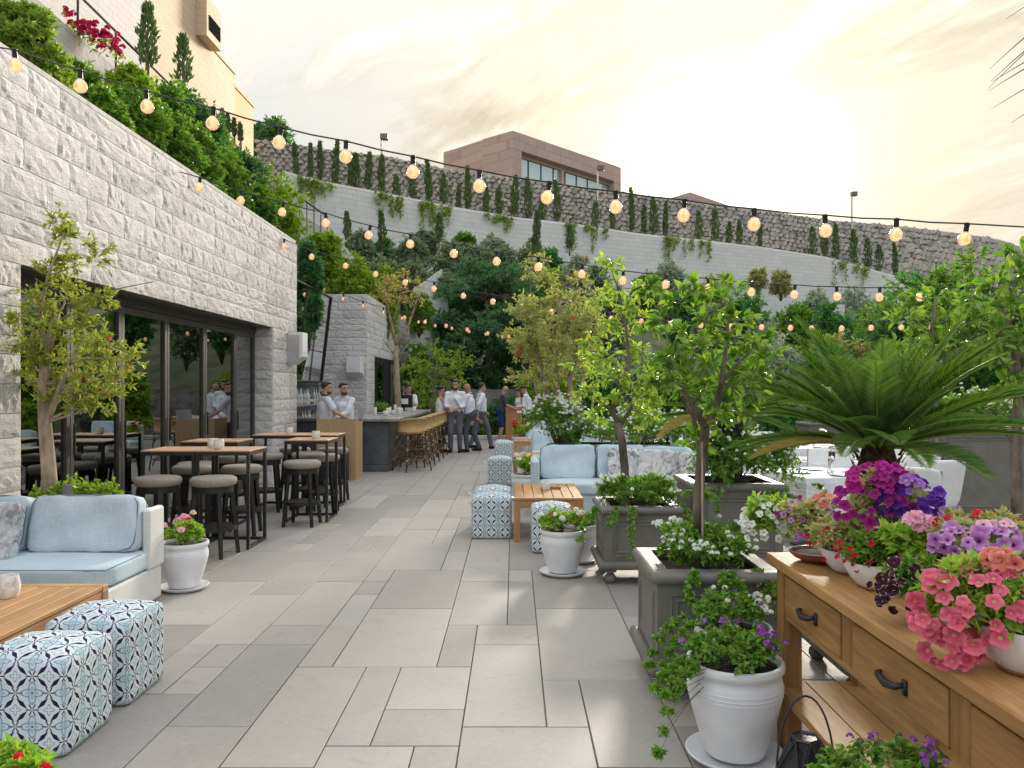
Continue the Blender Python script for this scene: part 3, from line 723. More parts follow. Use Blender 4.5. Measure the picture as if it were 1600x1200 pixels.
def block_wall(parent, org, u, length, height, holes, seed, ch=(.15,.19,.23), inw=None):
    """courses of split-face blocks on plane through org, along u; outward normal is u rotated -90deg about z"""
    rd = random.Random(seed); u = Vector(u).normalized(); rz = math.atan2(u.y, u.x); z = 0; P0 = Vector(parent.location); org = Vector(org)
    edges = sorted({0, height, *[h[2] for h in holes], *[h[3] for h in holes]})
    edges = [e for e in edges if 0 <= e <= height]
    for e0, e1 in zip(edges, edges[1:]):
        k = max(1, round((e1-e0)/.20)); hs = [rd.choice(ch) for _ in range(k)]; sc = (e1-e0)/sum(hs); z = e0
        for h in [q*sc for q in hs]:
            spans = [(0, length)]
            for (a, b_, c, d) in holes:
                if c < z+h/2 < d:
                    ns = []
                    for s0, s1 in spans:
                        if b_ <= s0 or a >= s1: ns.append((s0, s1)); continue
                        if a > s0: ns.append((s0, a))
                        if b_ < s1: ns.append((b_, s1))
                    spans = ns
            for s0, s1 in spans:
                x = s0
                while x < s1-1e-4:
                    l = rd.uniform(.32, .72)
                    if s1-(x+l) < .22: l = s1-x
                    l = min(l, s1-x)
                    o = bpy.data.objects.new('stone_block', rd.choice(blk)); COL.objects.link(o); o.parent = parent
                    o.location = org+u*(x+l/2)+Vector((0,0,z+h/2))-P0; o.rotation_euler = (0, 0, rz); o.scale = ((l-.005), .026, (h-.005)*(1 if rd.random() < .5 else -1)); x += l
            z += h
WX = -4.0; WT = 4.24
# restaurant building along the left of the terrace
rb = thing('restaurant_building', 'long pale split-stone restaurant building with folding glass doors on the left', 'building', (WX, 10, 0))
LW = lambda y: y-10
mb = MB(); # cores, local coords; wall faces +x at x=0
mb.box(-.45, -.03, LW(2.0), LW(6.4), 0, WT-.02); mb.box(-.45, -.03, LW(13.1), LW(14.5), 0, WT-.02); mb.box(-.45, -.03, LW(6.4), LW(13.1), 2.63, WT-.02)
mb.box(-9, -.45, LW(14.1), LW(14.48), 0, WT-.05)
mb.build('wall_core', M['mortar'], rb)
block_wall(rb, (WX, 2.6, 0), (0,1,0), 11.93, WT, [(3.8, 10.5, 0, 2.6)], 3)
# end face of building 1 turned towards the bar, and the far reveal of the opening
block_wall(rb, (WX-.45, 13.08, 0), (1,0,0), .45, 2.6, [], 5)
mb = MB(); mb.box(-3.2, .0, LW(2.0), LW(14.5), WT+.003, WT+.06, bv=.01); mb.build('coping', M['palewall'], rb)
mb = MB(); mb.box(-.45, -.02, LW(6.4), LW(13.1), 2.585, 2.625); mb.build('lintel', M['bronze'], rb)
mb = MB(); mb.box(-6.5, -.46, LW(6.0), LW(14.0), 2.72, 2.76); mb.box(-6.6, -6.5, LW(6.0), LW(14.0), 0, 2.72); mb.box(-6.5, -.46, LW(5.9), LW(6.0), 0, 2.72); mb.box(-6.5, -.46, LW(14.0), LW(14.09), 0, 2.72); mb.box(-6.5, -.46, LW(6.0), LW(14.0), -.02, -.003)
mb.build('dark_interior', pm('interior_shade', (.045,.042,.04), .8), rb)  # near-black walls: the unlit room's shade is put into their colour
doors = [6.42, 7.62, 8.62, 9.75, 10.95, 12.15, 13.05]
fr = MB(); fr.box(-.36, -.26, LW(6.4), LW(13.1), 2.50, 2.583); fr.box(-.36, -.26, LW(6.4), LW(13.1), .001, .03); fr.build('door_head_frame', M['bronze'], rb)
for a, b_ in zip(doors, doors[1:]):
    f = MB(); 
    for y0 in (a+.004, b_-.064): f.box(-.345, -.275, LW(y0), LW(y0+.06), .032, 2.497, bv=.004)
    f.box(-.34, -.28, LW(a+.066), LW(b_-.066), .034, .12); f.box(-.34, -.28, LW(a+.066), LW(b_-.066), 2.42, 2.495)
    d = f.build('glass_door', M['bronze'], rb)
    g = MB(); g.box(-.315, -.305, LW(a+.067), LW(b_-.067), .121, 2.419); g.build('pane', M['glass'], d)
    h = MB(); h.box(-.262, -.24, LW(a+.02), LW(a+.035), .95, 1.25, bv=.004); h.build('handle', M['black'], d)
# second stone building beyond the bar
sb = thing('bar_building', 'smaller split-stone building with a dark folding door beyond the bar', 'building', (WX, 21.5, 0))
mb = MB(); mb.box(-1.9, -.03, .035, 9.2, 0, 4.12); mb.build('wall_core', M['mortar'], sb)
block_wall(sb, (WX-1.9, 21.5, 0), (1,0,0), 1.9, 4.15, [], 11, ch=(.2,.24,.28))
block_wall(sb, (WX, 21.5, 0), (0,1,0), 8.9, 4.15, [(1.15, 6.6, 0, 2.5)], 12, ch=(.2,.24,.28))
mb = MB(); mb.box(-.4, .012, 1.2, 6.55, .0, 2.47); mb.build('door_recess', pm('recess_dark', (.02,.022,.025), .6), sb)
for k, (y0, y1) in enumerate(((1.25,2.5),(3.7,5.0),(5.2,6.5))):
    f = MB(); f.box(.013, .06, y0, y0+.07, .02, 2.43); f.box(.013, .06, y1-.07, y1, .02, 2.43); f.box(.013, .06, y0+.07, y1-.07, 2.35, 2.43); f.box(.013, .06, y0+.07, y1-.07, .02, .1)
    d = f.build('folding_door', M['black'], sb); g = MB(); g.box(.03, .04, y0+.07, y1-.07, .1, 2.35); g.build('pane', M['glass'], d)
# bar back wall
bw = thing('bar_back_wall', 'dark stone wall behind the bottle shelves of the bar', 'wall', (-5.3, 18, 0))
mb = MB(); mb.box(-.3, 0, -3.5, 3.5, 0, 1.95); mb.build('wall', M['barfront'], bw)
# tall mirror with black glazing bars leaning out above the shelves
mr = thing('leaning_mirror', 'tall black-framed mirror with thin glazing bars leaning above the bar shelves', 'mirror', (-4.88, 18.0, 1.75))
tilt = .115; ux = Vector((math.sin(tilt), 0, math.cos(tilt))); H_ = 2.15
def mrp(s, y, off=0.0): return Vector((0, y, 0))+ux*s+Vector((math.cos(tilt), 0, -math.sin(tilt)))*off
g = MB(); y0, y1 = -2.6, 2.0; g.add([mrp(0,y0),mrp(0,y1),mrp(H_,y1),mrp(H_,y0),mrp(0,y0,-.03),mrp(0,y1,-.03),mrp(H_,y1,-.03),mrp(H_,y0,-.03)], [(0,1,2,3),(7,6,5,4),(0,4,5,1),(1,5,6,2),(2,6,7,3),(3,7,4,0)]); g.build('mirror_glass', M['mirror'], mr)
f = MB()
for s in (0, H_): f.tube([mrp(s,y0,.015), mrp(s,y1,.015)], .028, 4)
for y in (y0, y1): f.tube([mrp(0,y,.015), mrp(H_,y,.015)], .028, 4)
f.build('frame', M['black'], mr)
for s in (.75, 1.5):
    f = MB(); f.tube([mrp(s,y0,.012), mrp(s,y1,.012)], .011, 4); f.build('glazing_bar', M['black'], mr)
for y in (-1.45, -.3, .85):
    f = MB(); f.tube([mrp(0,y,.012), mrp(H_,y,.012)], .009, 4); f.build('glazing_bar', M['black'], mr)
f = MB(); f.tube([(-.3,1.6,.1),mrp(.2,1.6,-.05)], .03, 6); f.tube([(-.3,-2.2,.1),mrp(.2,-2.2,-.05)], .03, 6); f.build('bracket', M['black'], mr)
# tan tower building on the hill, top left
def blockb(name, label, x0, x1, y0, y1, z0, z1, mat, roof=True):
    t_ = thing(name, label, 'building', ((x0+x1)/2, (y0+y1)/2, z0)); cx, cy = (x0+x1)/2, (y0+y1)/2
    mb = MB(); mb.box(x0-cx, x1-cx, y0-cy, y1-cy, -3, z1-z0); mb.build('wall', mat, t_)
    if roof: mb = MB(); mb.box(x0-cx-.05, x1-cx+.05, y0-cy-.05, y1-cy+.05, z1-z0+.003, z1-z0+.18); mb.build('parapet', mat, t_)
    return t_
tw = blockb('tower_building', 'tall tan stone-clad building rising at the upper left', -26, -16, 34.0, 41.7, 8, 30, M['tan'], False)
mb = MB(); mb.box(5.0, 5.55, 1.9, 3.86, 11.35, 13.35); mb.build('canopy', M['tan'], tw)
mb = MB(); mb.box(5.552, 5.58, 2.2, 3.7, 11.75, 12.5); mb.build('slot_window', pm('dark_slot', (.02,.018,.016), 1.0, .1, 5, spec=0.0), tw)
blockb('annex_building', 'lower tan block joined behind the tall tan building', -26, -16.04, 41.75, 45.4, 8, 19.6, M['tan'])
blockb('ochre_building', 'small ochre block at the far end of the tan buildings', -24, -16.08, 45.45, 48.8, 8, 18.9, M['tan2'])
blockb('white_block', 'plain whitish wall block above the stair railing', -26, -15.9, 15.0, 33.95, 5, 27, M['palewall'], False)
# stair flank with railing and bougainvillea
st = thing('stair_wall', 'pale stone stair wall under the black railing, upper left', 'wall', (-8.5, 16, 3.5))
mb = MB(); mb.add([(-.3,-3.5,-1),(-.3,4.5,-1),(-.3,4.5,4.75),(-.3,-3.5,5.1),(.0,-3.5,-1),(.0,4.5,-1),(.0,4.5,4.75),(.0,-3.5,5.1)], [(4,5,6,7),(3,2,1,0),(7,6,2,3),(5,1,2,6),(4,7,3,0)]); mb.build('wall', M['palewall'], st)
rl = thing('stair_railing', 'thin black metal railing descending along the stair wall, upper left', 'railing', (-8.65, 16, 8.4))
f = MB(); f.tube([(0,-3.4,1.15),(0,4.4,.80)], .028, 6); f.build('handrail', M['black'], rl)
for k in range(6):
    y = -3.3+k*1.5; f = MB(); f.box(-.025, .025, y-.025, y+.025, -.1, 1.14-(y+3.4)*.045); f.build('post', M['black'], rl)
rl2 = thing('garden_railing', 'short black railing on the slope below the grey retaining wall', 'railing', D(470, 345, 26))
f = MB(); a, b_ = D(468,322,26)-rl2.location, D(512,352,27.5)-rl2.location; f.tube([a+Vector((0,0,.3)), b_+Vector((0,0,.3))], .03, 5); f.build('handrail', M['black'], rl2)
for k in range(5):
    f = MB(); p = a.lerp(b_, k/4); f.tube([p+Vector((0,0,.3)), p-Vector((0,0,.75))], .018, 5); f.build('post', M['black'], rl2)
lw = thing('slope_wall', 'sloping pale wall below the garden railing', 'wall', D(470, 350, 26.5))
p = [D(452,318,26.2)-lw.location, D(462,330,26.2)-lw.location, D(520,365,27.7)-lw.location, D(560,410,28.2)-lw.location]
mb = MB(); mb.add([q for r_ in p for q in (r_, r_+Vector((0,.3,0)), r_-Vector((0,0,2.5)), r_-Vector((0,-.3,2.5)))], [(4*i+a, 4*i+4+a, 4*i+4+b2, 4*i+b2) for i in range(3) for a, b2 in ((0,1),(1,3),(3,2),(2,0))]); mb.build('wall', M['palewall'], lw)
# hilltop villa
vl = thing('hilltop_villa', 'flat-roofed pink stone villa with wide glazing on top of the hill', 'building', D(800, 285, 70))
def vp(px, py, y): return D(px, py, y)-vl.location
A = vp(693, 238, 74); B_ = vp(801, 204, 66); C_ = vp(970, 262, 78); zb = vp(800, 330, 70).z
rt = [A, B_, C_, A+(C_-B_)]; mb = MB()
mb.add([(q.x, q.y, zb) for q in rt]+[(q.x, q.y, q.z) for q in (A, B_, C_)]+[(rt[3].x, rt[3].y, (A.z+C_.z)/2)], [(0,1,5,4),(2,3,7,6),(3,0,4,7),(4,5,6,7),(0,3,2,1)])
mb.build('side_walls', M['pinkstone'], vl)
def fp(u, v):   # point on front face: u along, v down from the roof edge (0..1)
    p = B_.lerp(C_, u); return Vector((p.x, p.y, p.z-(p.z-zb)*v))
fn = Vector(((C_-B_).y, -(C_-B_).x, 0)).normalized()
def panel(u0, u1, v0, v1, off, mat, name, par, th=.25):
    mb = MB(); q = [fp(u0,v0), fp(u1,v0), fp(u1,v1), fp(u0,v1)]; f_ = [p+fn*off for p in q]; b2 = [p+fn*(off-th) for p in q]
    mb.add(f_+b2, [(3,2,1,0),(4,5,6,7),(0,1,5,4),(1,2,6,5),(2,3,7,6),(3,0,4,7)]); return mb.build(name, mat, par)
panel(0, 1, 0, .25, .0, M['pinkstone'], 'roof_band', vl, 3.5); panel(0, .07, .252, 1, .0, M['pinkstone'], 'pier', vl, 3.5); panel(.93, 1, .252, 1, .0, M['pinkstone'], 'pier', vl, 3.5)
panel(.45, .475, .306, 1, -.5, M['pinkstone'], 'pier', vl, .5); panel(.07, .93, .253, .305, -.6, M['pinkstone'], 'soffit_band', vl, .3)
for k in range(8):
    u0 = .075+k*.1075; wn = panel(u0, u0+.1, .31, .99, -.75, M['farglass'], 'window_pane', vl, .06)
    panel(u0+.1, u0+.107, .31, .99, -.70, M['black'], 'mullion', vl, .1)
fr2 = thing('low_roof', 'low pink hip-roofed house peeking over the rubble wall', 'building', D(1090, 330, 80))
mb = MB(); q = [D(1020,318,80), D(1078,300,80), D(1165,330,80), D(1165,360,80), D(1020,350,80)]; q = [p-fr2.location for p in q]
mb.add(q+[p+Vector((0,6,0)) for p in q], [(4,3,2,1,0),(0,1,6,5),(1,2,7,6),(2,3,8,7),(3,4,9,8),(4,0,5,9)]); mb.build('gable', M['pinkstone'], fr2)
def lamp(px, pt, pb, y, label, s=1):
    t_ = thing('flood_light', label, 'light', D(px, pb, y)); h = (pb-pt)*y/F; mb = MB(); mb.tube([(0,0,-.6),(0,0,h)], .07*s, 6); mb.build('pole', M['steel'], t_)
    mb = MB(); mb.box(-.06*s, .42*s, -.2, .2, h-.35*s, h+.02, bv=.03); mb.build('lamp_head', M['planter'], t_)
lamp(596, 210, 245, 50, 'thin pole lamp above the rubble wall left of the villa'); lamp(1331, 300, 346, 66, 'pole lamp above the rubble wall on the right'); lamp(934, 259, 300, 56, 'pole lamp standing in front of the villa windows')
# low grey terrace walls half hidden in the planting
for k, (a, b_, lab) in enumerate((((645,452,31),(690,420,33),'small pale terrace wall among the olive shrubs'), ((1170,470,33),(1320,476,34),'low pale terrace wall behind the feathery shrubs on the right'), ((640,480,27),(700,462,29),'white boundary wall left of the big dark tree'))):
    p, q = D(*a), D(*b_); t_ = thing('terrace_wall', lab, 'wall', p); q = q-p; mb = MB()
    mb.add([(0,0,-1.6),(q.x,q.y,-1.6),(q.x,q.y,q.z),(0,0,0),(0,.3,-1.6),(q.x,q.y+.3,-1.6),(q.x,q.y+.3,q.z),(0,.3,0)], [(0,1,2,3),(7,6,5,4),(3,2,6,7),(1,5,6,2),(0,3,7,4)]); mb.build('wall', M['greywall'], t_)
gwl = thing('garden_wall', 'dark rendered garden wall behind the staff at the end of the terrace', 'wall', (0, 25.6, 0))
mb = MB(); mb.box(-2.2, 5, -.1, .12, -.2, 1.55); mb.build('wall', M['rubble'], gwl)
# ------------------------------------------------------------------ ottomans
def ottoman(label, x0, x1, y0, y1, h, group, handle=None):
    t_ = thing('ottoman', label, 'ottoman', ((x0+x1)/2, (y0+y1)/2, 0), 0, group); hx, hy = (x1-x0)/2, (y1-y0)/2
    puff('cover', hx, hy, h/2-.016, M['pattern'], t_, 17, 16, (0,0,h/2-.016), uvs=.145, crown=.042)
    for sx, sy in ((-1,-1),(1,-1),(1,1),(-1,1)):
        mb = MB(); pts = [(sx*(hx-.014), sy*(hy-.014), z) for z in (.02, h*.5, h-.085)]; mb.tube(pts, .0022, 5); mb.build('seam', M['white_and_lit_linen'], t_)
    if handle:
        mb = MB(); a = handle; c = Vector((a*hx, -hy*.5, h-.10)); pts = [c+Vector((a*.07*math.sin(math.pi*i/8), .10*i/8-.05, -.02+.05*math.sin(math.pi*i/8))) for i in range(9)]; mb.tube(pts, .008, 5); mb.build('handle', M['white_and_lit_linen'], t_)
    return t_
ottoman('nearest blue and white tile-print ottoman at the lower left corner', -2.36, -1.93, 3.40, 3.82, .46, 'tile-print ottomans')
ottoman('second tile-print ottoman on the left, just behind the nearest one', -2.36, -1.925, 3.95, 4.37, .46, 'tile-print ottomans')
ottoman('tile-print ottoman at the left front corner of the right teak table', -.45, -.025, 8.34, 8.76, .47, 'tile-print ottomans', -1)
ottoman('tile-print ottoman hidden behind another beside the right teak table', -.45, -.03, 8.95, 9.37, .47, 'tile-print ottomans', -1)
ottoman('tile-print ottoman beside the middle teak table down the aisle', -.43, -.03, 12.9, 13.3, .47, 'tile-print ottomans', -1)
ottoman('farthest tile-print ottoman, near the wooden stand', -.42, -.02, 16.9, 17.3, .47, 'tile-print ottomans')
o5 = ottoman('rounded tile-print ottoman in front of the right teak table, behind the white pot', .17, .57, 7.62, 8.02, .47, 'tile-print ottomans')
mb = MB(); mb.box(-.015, .015, -.206, -.200, .33, .42); mb.build('strap', M['piping'], o5)
# ------------------------------------------------------------------ teak tables
def teak_table(label, x0, x1, y0, y1, h):
    cx, cy = (x0+x1)/2, (y0+y1)/2; t_ = thing('teak_table', label, 'table', (cx, cy, 0), 0, 'slatted teak coffee tables'); hx, hy = (x1-x0)/2, (y1-y0)/2
    n = max(6, round((x1-x0)/.098)); wsl = (2*hx-.0)/n
    for i in range(n):
        mb = MB(); a = -hx+i*wsl; mb.box(a+.004, a+wsl-.004, -hy+.062, hy-.062, h-.025, h, bv=.003); mb.build('slat', M['teak'], t_)
    for s in (-1, 1):
        mb = MB(); mb.box(-hx, hx, s*hy-(.06 if s > 0 else 0), s*hy+(.06 if s < 0 else 0), h-.026, h+.001, bv=.003); mb.build('end_board', wood_x, t_)
        mb = MB(); mb.box(-hx+.06, hx-.06, s*(hy-.02)-.014, s*(hy-.02)+.014, h-.105, h-.03); mb.build('apron', wood_x, t_)
        mb = MB(); mb.box(s*(hx-.02)-.014, s*(hx-.02)+.014, -hy+.065, hy-.065, h-.105, h-.03); mb.build('apron', M['teak'], t_)
        for q in (-1, 1):
            mb = MB(); mb.box(s*(hx-.033)-.033, s*(hx-.033)+.033, q*(hy-.033)-.033, q*(hy-.033)+.033, 0, h-.028, bv=.004); mb.build('leg', M['teak_x'], t_)
    return t_
wood_x = wood('teak_cross', (.54,.31,.135), (.33,.17,.068), (1,9,9))
teak_table('large slatted teak coffee table at the left edge, before the blue sofa', -3.75, -2.42, 3.35, 4.72, .43)
teak_table('slatted teak coffee table before the corner sofa on the right', .0, .72, 8.17, 9.42, .46)
teak_table('middle slatted teak table down the aisle beside an ottoman', -.01, .62, 13.1, 14.0, .46)
teak_table('farthest small slatted teak table with red geraniums behind it', .0, .62, 16.9, 17.7, .46)
# ------------------------------------------------------------------ sofas
def cushion(name, w, h, d, loc, mat, par, rot=None, pipe=True):
    def sg(v): x, y, z = v; k = 1-.045*(1-(x/(w/2))**2)*(1 if z > 0 else .3); wv_ = .007*math.sin(x*15+z*11+loc[0]*9)+.005*math.sin(z*27-x*8+loc[0]*5)+.004*math.sin(x*41+z*13); return (x, y+wv_*(1 if y > 0 else -1)-.012*math.exp(-((x/w)**2+(z/h)**2)*9)*(-1 if y < 0 else 0), z*k)
    o = puff(name, w/2, d/2, h/2, mat, par, 8.5, 14, loc, rot, sag=sg)
    if pipe:
        mb = MB(); 
        for s in (-1, 1):
            pts = []; kx, kz = w/2*.985, h/2*.955
            for i in range(41):
                a = 2*math.pi*i/40; cx, cz = math.cos(a), math.sin(a); nm = (abs(cx)**7+abs(cz)**7)**(1/7); pts.append((kx*cx/nm, s*d/2*.80, kz*cz/nm))
            mb.tube(pts, .0045, 4, cap=False)
        mb.build('piping', M['piping'], o)
    return o
ls = thing('blue_sofa', 'pale blue linen sofa with its lit side coloured white at the left edge', 'sofa', (-4.03, 5.57, 0))
mb = MB(); mb.box(-1.3, 1.37, -.40, .40, .03, .27, bv=.012); mb.build('base', M['white_and_lit_linen'], ls)
mb = MB(); mb.box(-1.3, 1.375, .27, .41, .272, .70, bv=.03); mb.build('back', M['white_and_lit_linen'], ls)
mb = MB(); mb.box(1.325, 1.385, .17, .415, .273, .715, bv=.025); mb.build('arm', M['white_and_lit_linen'], ls)
for i, (x, wd) in enumerate(((-.62, 1.3), (.70, 1.34))): puff('seat_cushion', wd/2, .40, .075, M['blue'], ls, 9, 12, (x, -.015, .345), crown=.015)
mb = MB(); mb.tube([(.03,-.405,.405),(1.36,-.405,.405),(1.36,.09,.405)], .0045, 4); mb.build('piping', M['piping'], ls)
cushion('back_cushion', .76, .42, .19, (.945, .16, .615), M['blue'], ls, (R(-13),0,R(2))); cushion('back_cushion', .80, .42, .19, (.14, .17, .61), M['blue'], ls, (R(-13),0,R(-2)))
pl = cushion('back_cushion', .8, .42, .19, (-.7, .16, .61), M['blue'], ls, (R(-13),0,0))
tp_ = cushion('throw_pillow', .44, .42, .14, (-3.66, 5.47, .60), M['print'], None, (R(-20),0,R(4)), False); tag(tp_, 'grey and white sketch-print throw pillow on the left sofa', 'pillow')
rs = thing('corner_sofa', 'pale blue linen corner sofa behind the right teak table', 'sofa', (1.25, 10.2, 0))
mb = MB(); mb.box(-1.02, 1.15, -.42, .42, .03, .27, bv=.012); mb.box(.42, 1.15, -1.1, -.425, .03, .268, bv=.012); mb.build('base', M['blue'], rs)
mb = MB(); mb.box(-1.02, 1.15, .28, .43, .272, .70, bv=.03); mb.build('back', M['blue'], rs)
mb = MB(); mb.box(-1.03, -.93, -.42, .272, .272, .70, bv=.03); mb.build('arm', M['blue'], rs)
for x, wd in ((-.42, .98), (.60, 1.05)): puff('seat_cushion', wd/2, .36, .075, M['blue'], rs, 9, 12, (x, -.08, .345), crown=.015)
cushion('back_cushion', .72, .46, .18, (-.55, .15, .63), M['blue'], rs, (R(-12),0,0)); cushion('back_cushion', .62, .46, .18, (.14, .15, .63), M['blue'], rs, (R(-12),0,0))
cushion('back_cushion', .66, .46, .18, (.72, .06, .62), M['blue'], rs, (R(-14),0,R(-32))); cushion('back_cushion', .6, .44, .18, (1.02, -.5, .60), M['blue'], rs, (R(-14),0,R(-80)))
for k, (x, y, rz, lab) in enumerate(((1.42, 10.12, -4, 'sketch-print throw pillow standing in the middle of the corner sofa'), (1.78, 9.9, -28, 'sketch-print throw pillow leaning in the bend of the corner sofa'), (1.98, 9.55, -55, 'sketch-print throw pillow at the right end of the corner sofa'))):
    o = cushion('throw_pillow', .44, .42, .14, (x, y, .62), M['print'], None, (R(-22),0,R(rz)), False); tag(o, lab, 'pillow')
for (x0, x1, y, lab) in ((.32, 1.6, 14.6, 'pale blue sofa behind the middle teak table, mostly hidden'), (.28, 1.4, 18.6, 'farthest pale blue sofa near the wooden stand')):
    t_ = thing('blue_sofa', lab, 'sofa', ((x0+x1)/2, y, 0)); h = (x1-x0)/2
    mb = MB(); mb.box(-h, h, -.4, .4, .03, .3, bv=.012); mb.build('base', M['blue'], t_); mb = MB(); mb.box(-h, h, .27, .41, .302, .72, bv=.03); mb.build('back', M['blue'], t_)
    for s in (-1, 1): cushion('back_cushion', h*.96, .44, .18, (s*h*.49, .14, .6), M['blue'], t_, (R(-12),0,0), False); puff('seat_cushion', h*.49, .36, .07, M['blue'], t_, 9, 8, (s*h*.5, -.05, .37))
# ------------------------------------------------------------------ pots
def pot_prof(r, h): 
    P_ = [(.60,0),(.63,.03),(.70,.14),(.80,.30),(.91,.50),(.975,.64),(.99,.74),(.965,.82),(.93,.86),(.945,.885),(1.0,.91),(1.02,.95),(1.0,.995),(.93,1.0),(.90,.97),(.88,.90)]
    return [(a*r, b_*h) for a, b_ in P_]
def pot(label, x, y, r, h, saucer=True, cat='plant pot', mat='pot', name='white_pot', z=0.0, rings=True, group='white glazed pots'):
    t_ = thing(name, label, cat, (x, y, z), 0, group); z0 = .03 if saucer else 0
    mb = MB(); mb.lathe(pot_prof(r, h), 40, (0,0,z0)); auto_smooth(mb.build('body', M[mat], t_), 50)
    if rings:
        mb = MB()
        for k in (.66, .70, .75):
            rr = r*(.975 if k < .68 else .985); mb.tube([(rr*math.cos(a), rr*math.sin(a), z0+h*k) for a in [2*math.pi*i/32 for i in range(33)]], .0028, 4, cap=False)
        mb.build('throwing_ring', M[mat], t_, True)
    if saucer:
        mb = MB(); q = r*1.02; mb.lathe([(q*.72,0),(q*.78,.004),(q*.98,.026),(q*1.0,.036),(q*.965,.038),(q*.80,.012),(.01,.010)], 40); auto_smooth(mb.build('saucer', M[mat], t_), 50)
    mb = MB(); mb.lathe([(r*.885,-.02),(r*.885,0),(.005,.012)], 24, (0,0,z0+h*.93)); mb.build('soil', M['soil'], t_)
    return t_
pot('white ribbed pot on a saucer beside the left sofa, with pink geraniums', -2.62, 6.28, .185, .35)
pot('white ribbed pot on a saucer by the right teak table, with white flowers', .418, 6.79, .195, .36)
pot('white pot half hidden behind the pot by the right teak table', .60, 7.28, .17, .32)
pot('white pot between the teak tables beside the corner sofa', .16, 11.3, .2, .34)
pot('largest white ribbed pot on a saucer before the console, with purple lantana', .955, 3.42, .205, .40)
pot('white pot tucked against the nearest grey planter, behind the largest pot', 1.06, 3.83, .185, .42)
pot('white pot below the lower right corner holding purple lantana', 1.02, 2.28, .18, .34)
pot('white pot below the lower left corner holding geranium leaves', -1.42, 2.25, .18, .36)
pot('small white pot with red geraniums behind the farthest teak table', .15, 18.1, .2, .45)
# ------------------------------------------------------------------ grey panelled planters
def planter(label, x0, x1, y0, y1, h, ball=True, name='planter_box'):
    hx, hy = (x1-x0)/2, (y1-y0)/2; t_ = thing(name, label, 'planter', ((x0+x1)/2, (y0+y1)/2, 0), 0, 'grey panelled planter boxes'); f = .11 if ball else .03
    e = .035; mb = MB(); w_ = .03
    for (a, b_, c, d) in ((-hx+e,hx-e,-hy+e,-hy+e+w_),(-hx+e,hx-e,hy-e-w_,hy-e),(-hx+e,-hx+e+w_,-hy+e+w_,hy-e-w_),(hx-e-w_,hx-e,-hy+e+w_,hy-e-w_)): mb.box(a, b_, c, d, f+.03, h-.03)
    mb.build('side_panel', M['planter'], t_)
    for z, r in ((h-.032, .032), (f+.045, .036)):
        mb = MB(); q = .03 if z > .3 else .02
        for s in (-1, 1):
            mb.tube([(-hx+q, s*(hy-q), z), (hx-q, s*(hy-q), z)], r, 12); mb.tube([(s*(hx-q), -hy+q, z), (s*(hx-q), hy-q, z)], r, 12)
        for sx in (-1, 1):
            for sy in (-1, 1): mb.ball((sx*(hx-q), sy*(hy-q), z), r*1.0, 12)
        auto_smooth(mb.build('rim_moulding' if z > .3 else 'base_moulding', M['planter'], t_), 50)
    mb = MB(); i_ = .10
    for (a, b_, c, d) in ((-hx+.03,hx-.03,-hy+.03,-hy+i_),(-hx+.03,hx-.03,hy-i_,hy-.03),(-hx+.03,-hx+i_,-hy+i_,hy-i_),(hx-i_,hx-.03,-hy+i_,hy-i_)): mb.box(a, b_, c, d, h-.022, h, bv=.003)
    mb.build('rim_top', M['planter'], t_)
    # raised panel beads on front and side
    mb = MB(); bz0, bz1 = f+.12, h-.12
    for s in (-1, 1):
        yy = s*(hy-e); th = .012
        def bead(pts): mb.tube(pts, .009, 4)
        for k in (0, .03):
            bead([(-hx+.11+k, yy, bz0+k), (hx-.11-k, yy, bz0+k), (hx-.11-k, yy, bz1-k), (-hx+.11+k, yy, bz1-k), (-hx+.11+k, yy, bz0+k)])
            xx = s*(hx-e); bead([(xx, -hy+.11+k, bz0+k), (xx, hy-.11-k, bz0+k), (xx, hy-.11-k, bz1-k), (xx, -hy+.11+k, bz1-k), (xx, -hy+.11+k, bz0+k)])
    mb.build('panel_bead', M['planter'], t_)
    if ball:
        for sx in (-1, 1):
            for sy in (-1, 1):
                mb = MB(); mb.lathe([(.012,0),(.034,.006),(.048,.03),(.044,.06),(.026,.08),(.03,.088),(.052,.093),(.052,.112)], 16, (sx*(hx-.09), sy*(hy-.09), 0)); auto_smooth(mb.build('ball_foot', M['planter'], t_), 50)
    mb = MB(); mb.box(-hx+e+w_, hx-e-w_, -hy+e+w_, hy-e-w_, h-.12, h-.06); mb.build('soil', M['soil'], t_)
    return t_
planter('nearest grey panelled planter on ball feet with a lemon tree', .70, 1.39, 4.02, 4.71, .655)
planter('second grey panelled planter with a lemon tree, beyond the nearest one', .70, 1.39, 6.40, 7.09, .63)
planter('taller grey planter with a white-flowering bush between the two lemon trees', 1.47, 2.28, 6.55, 7.35, .80)
planter('dark grey planter behind the wooden console holding the cycad palm', 1.70, 2.40, 4.06, 4.76, .66)
planter('big grey planter at the far right behind the white chairs', 5.05, 6.25, 9.4, 10.6, 1.12, False)
planter('low grey trough planter running behind the corner sofa', .55, 3.1, 11.3, 12.1, .78, False, 'trough_planter')
planter('grey planter beyond the dining tables with flowering bushes', 5.9, 8.5, 15.8, 16.6, .9, False)
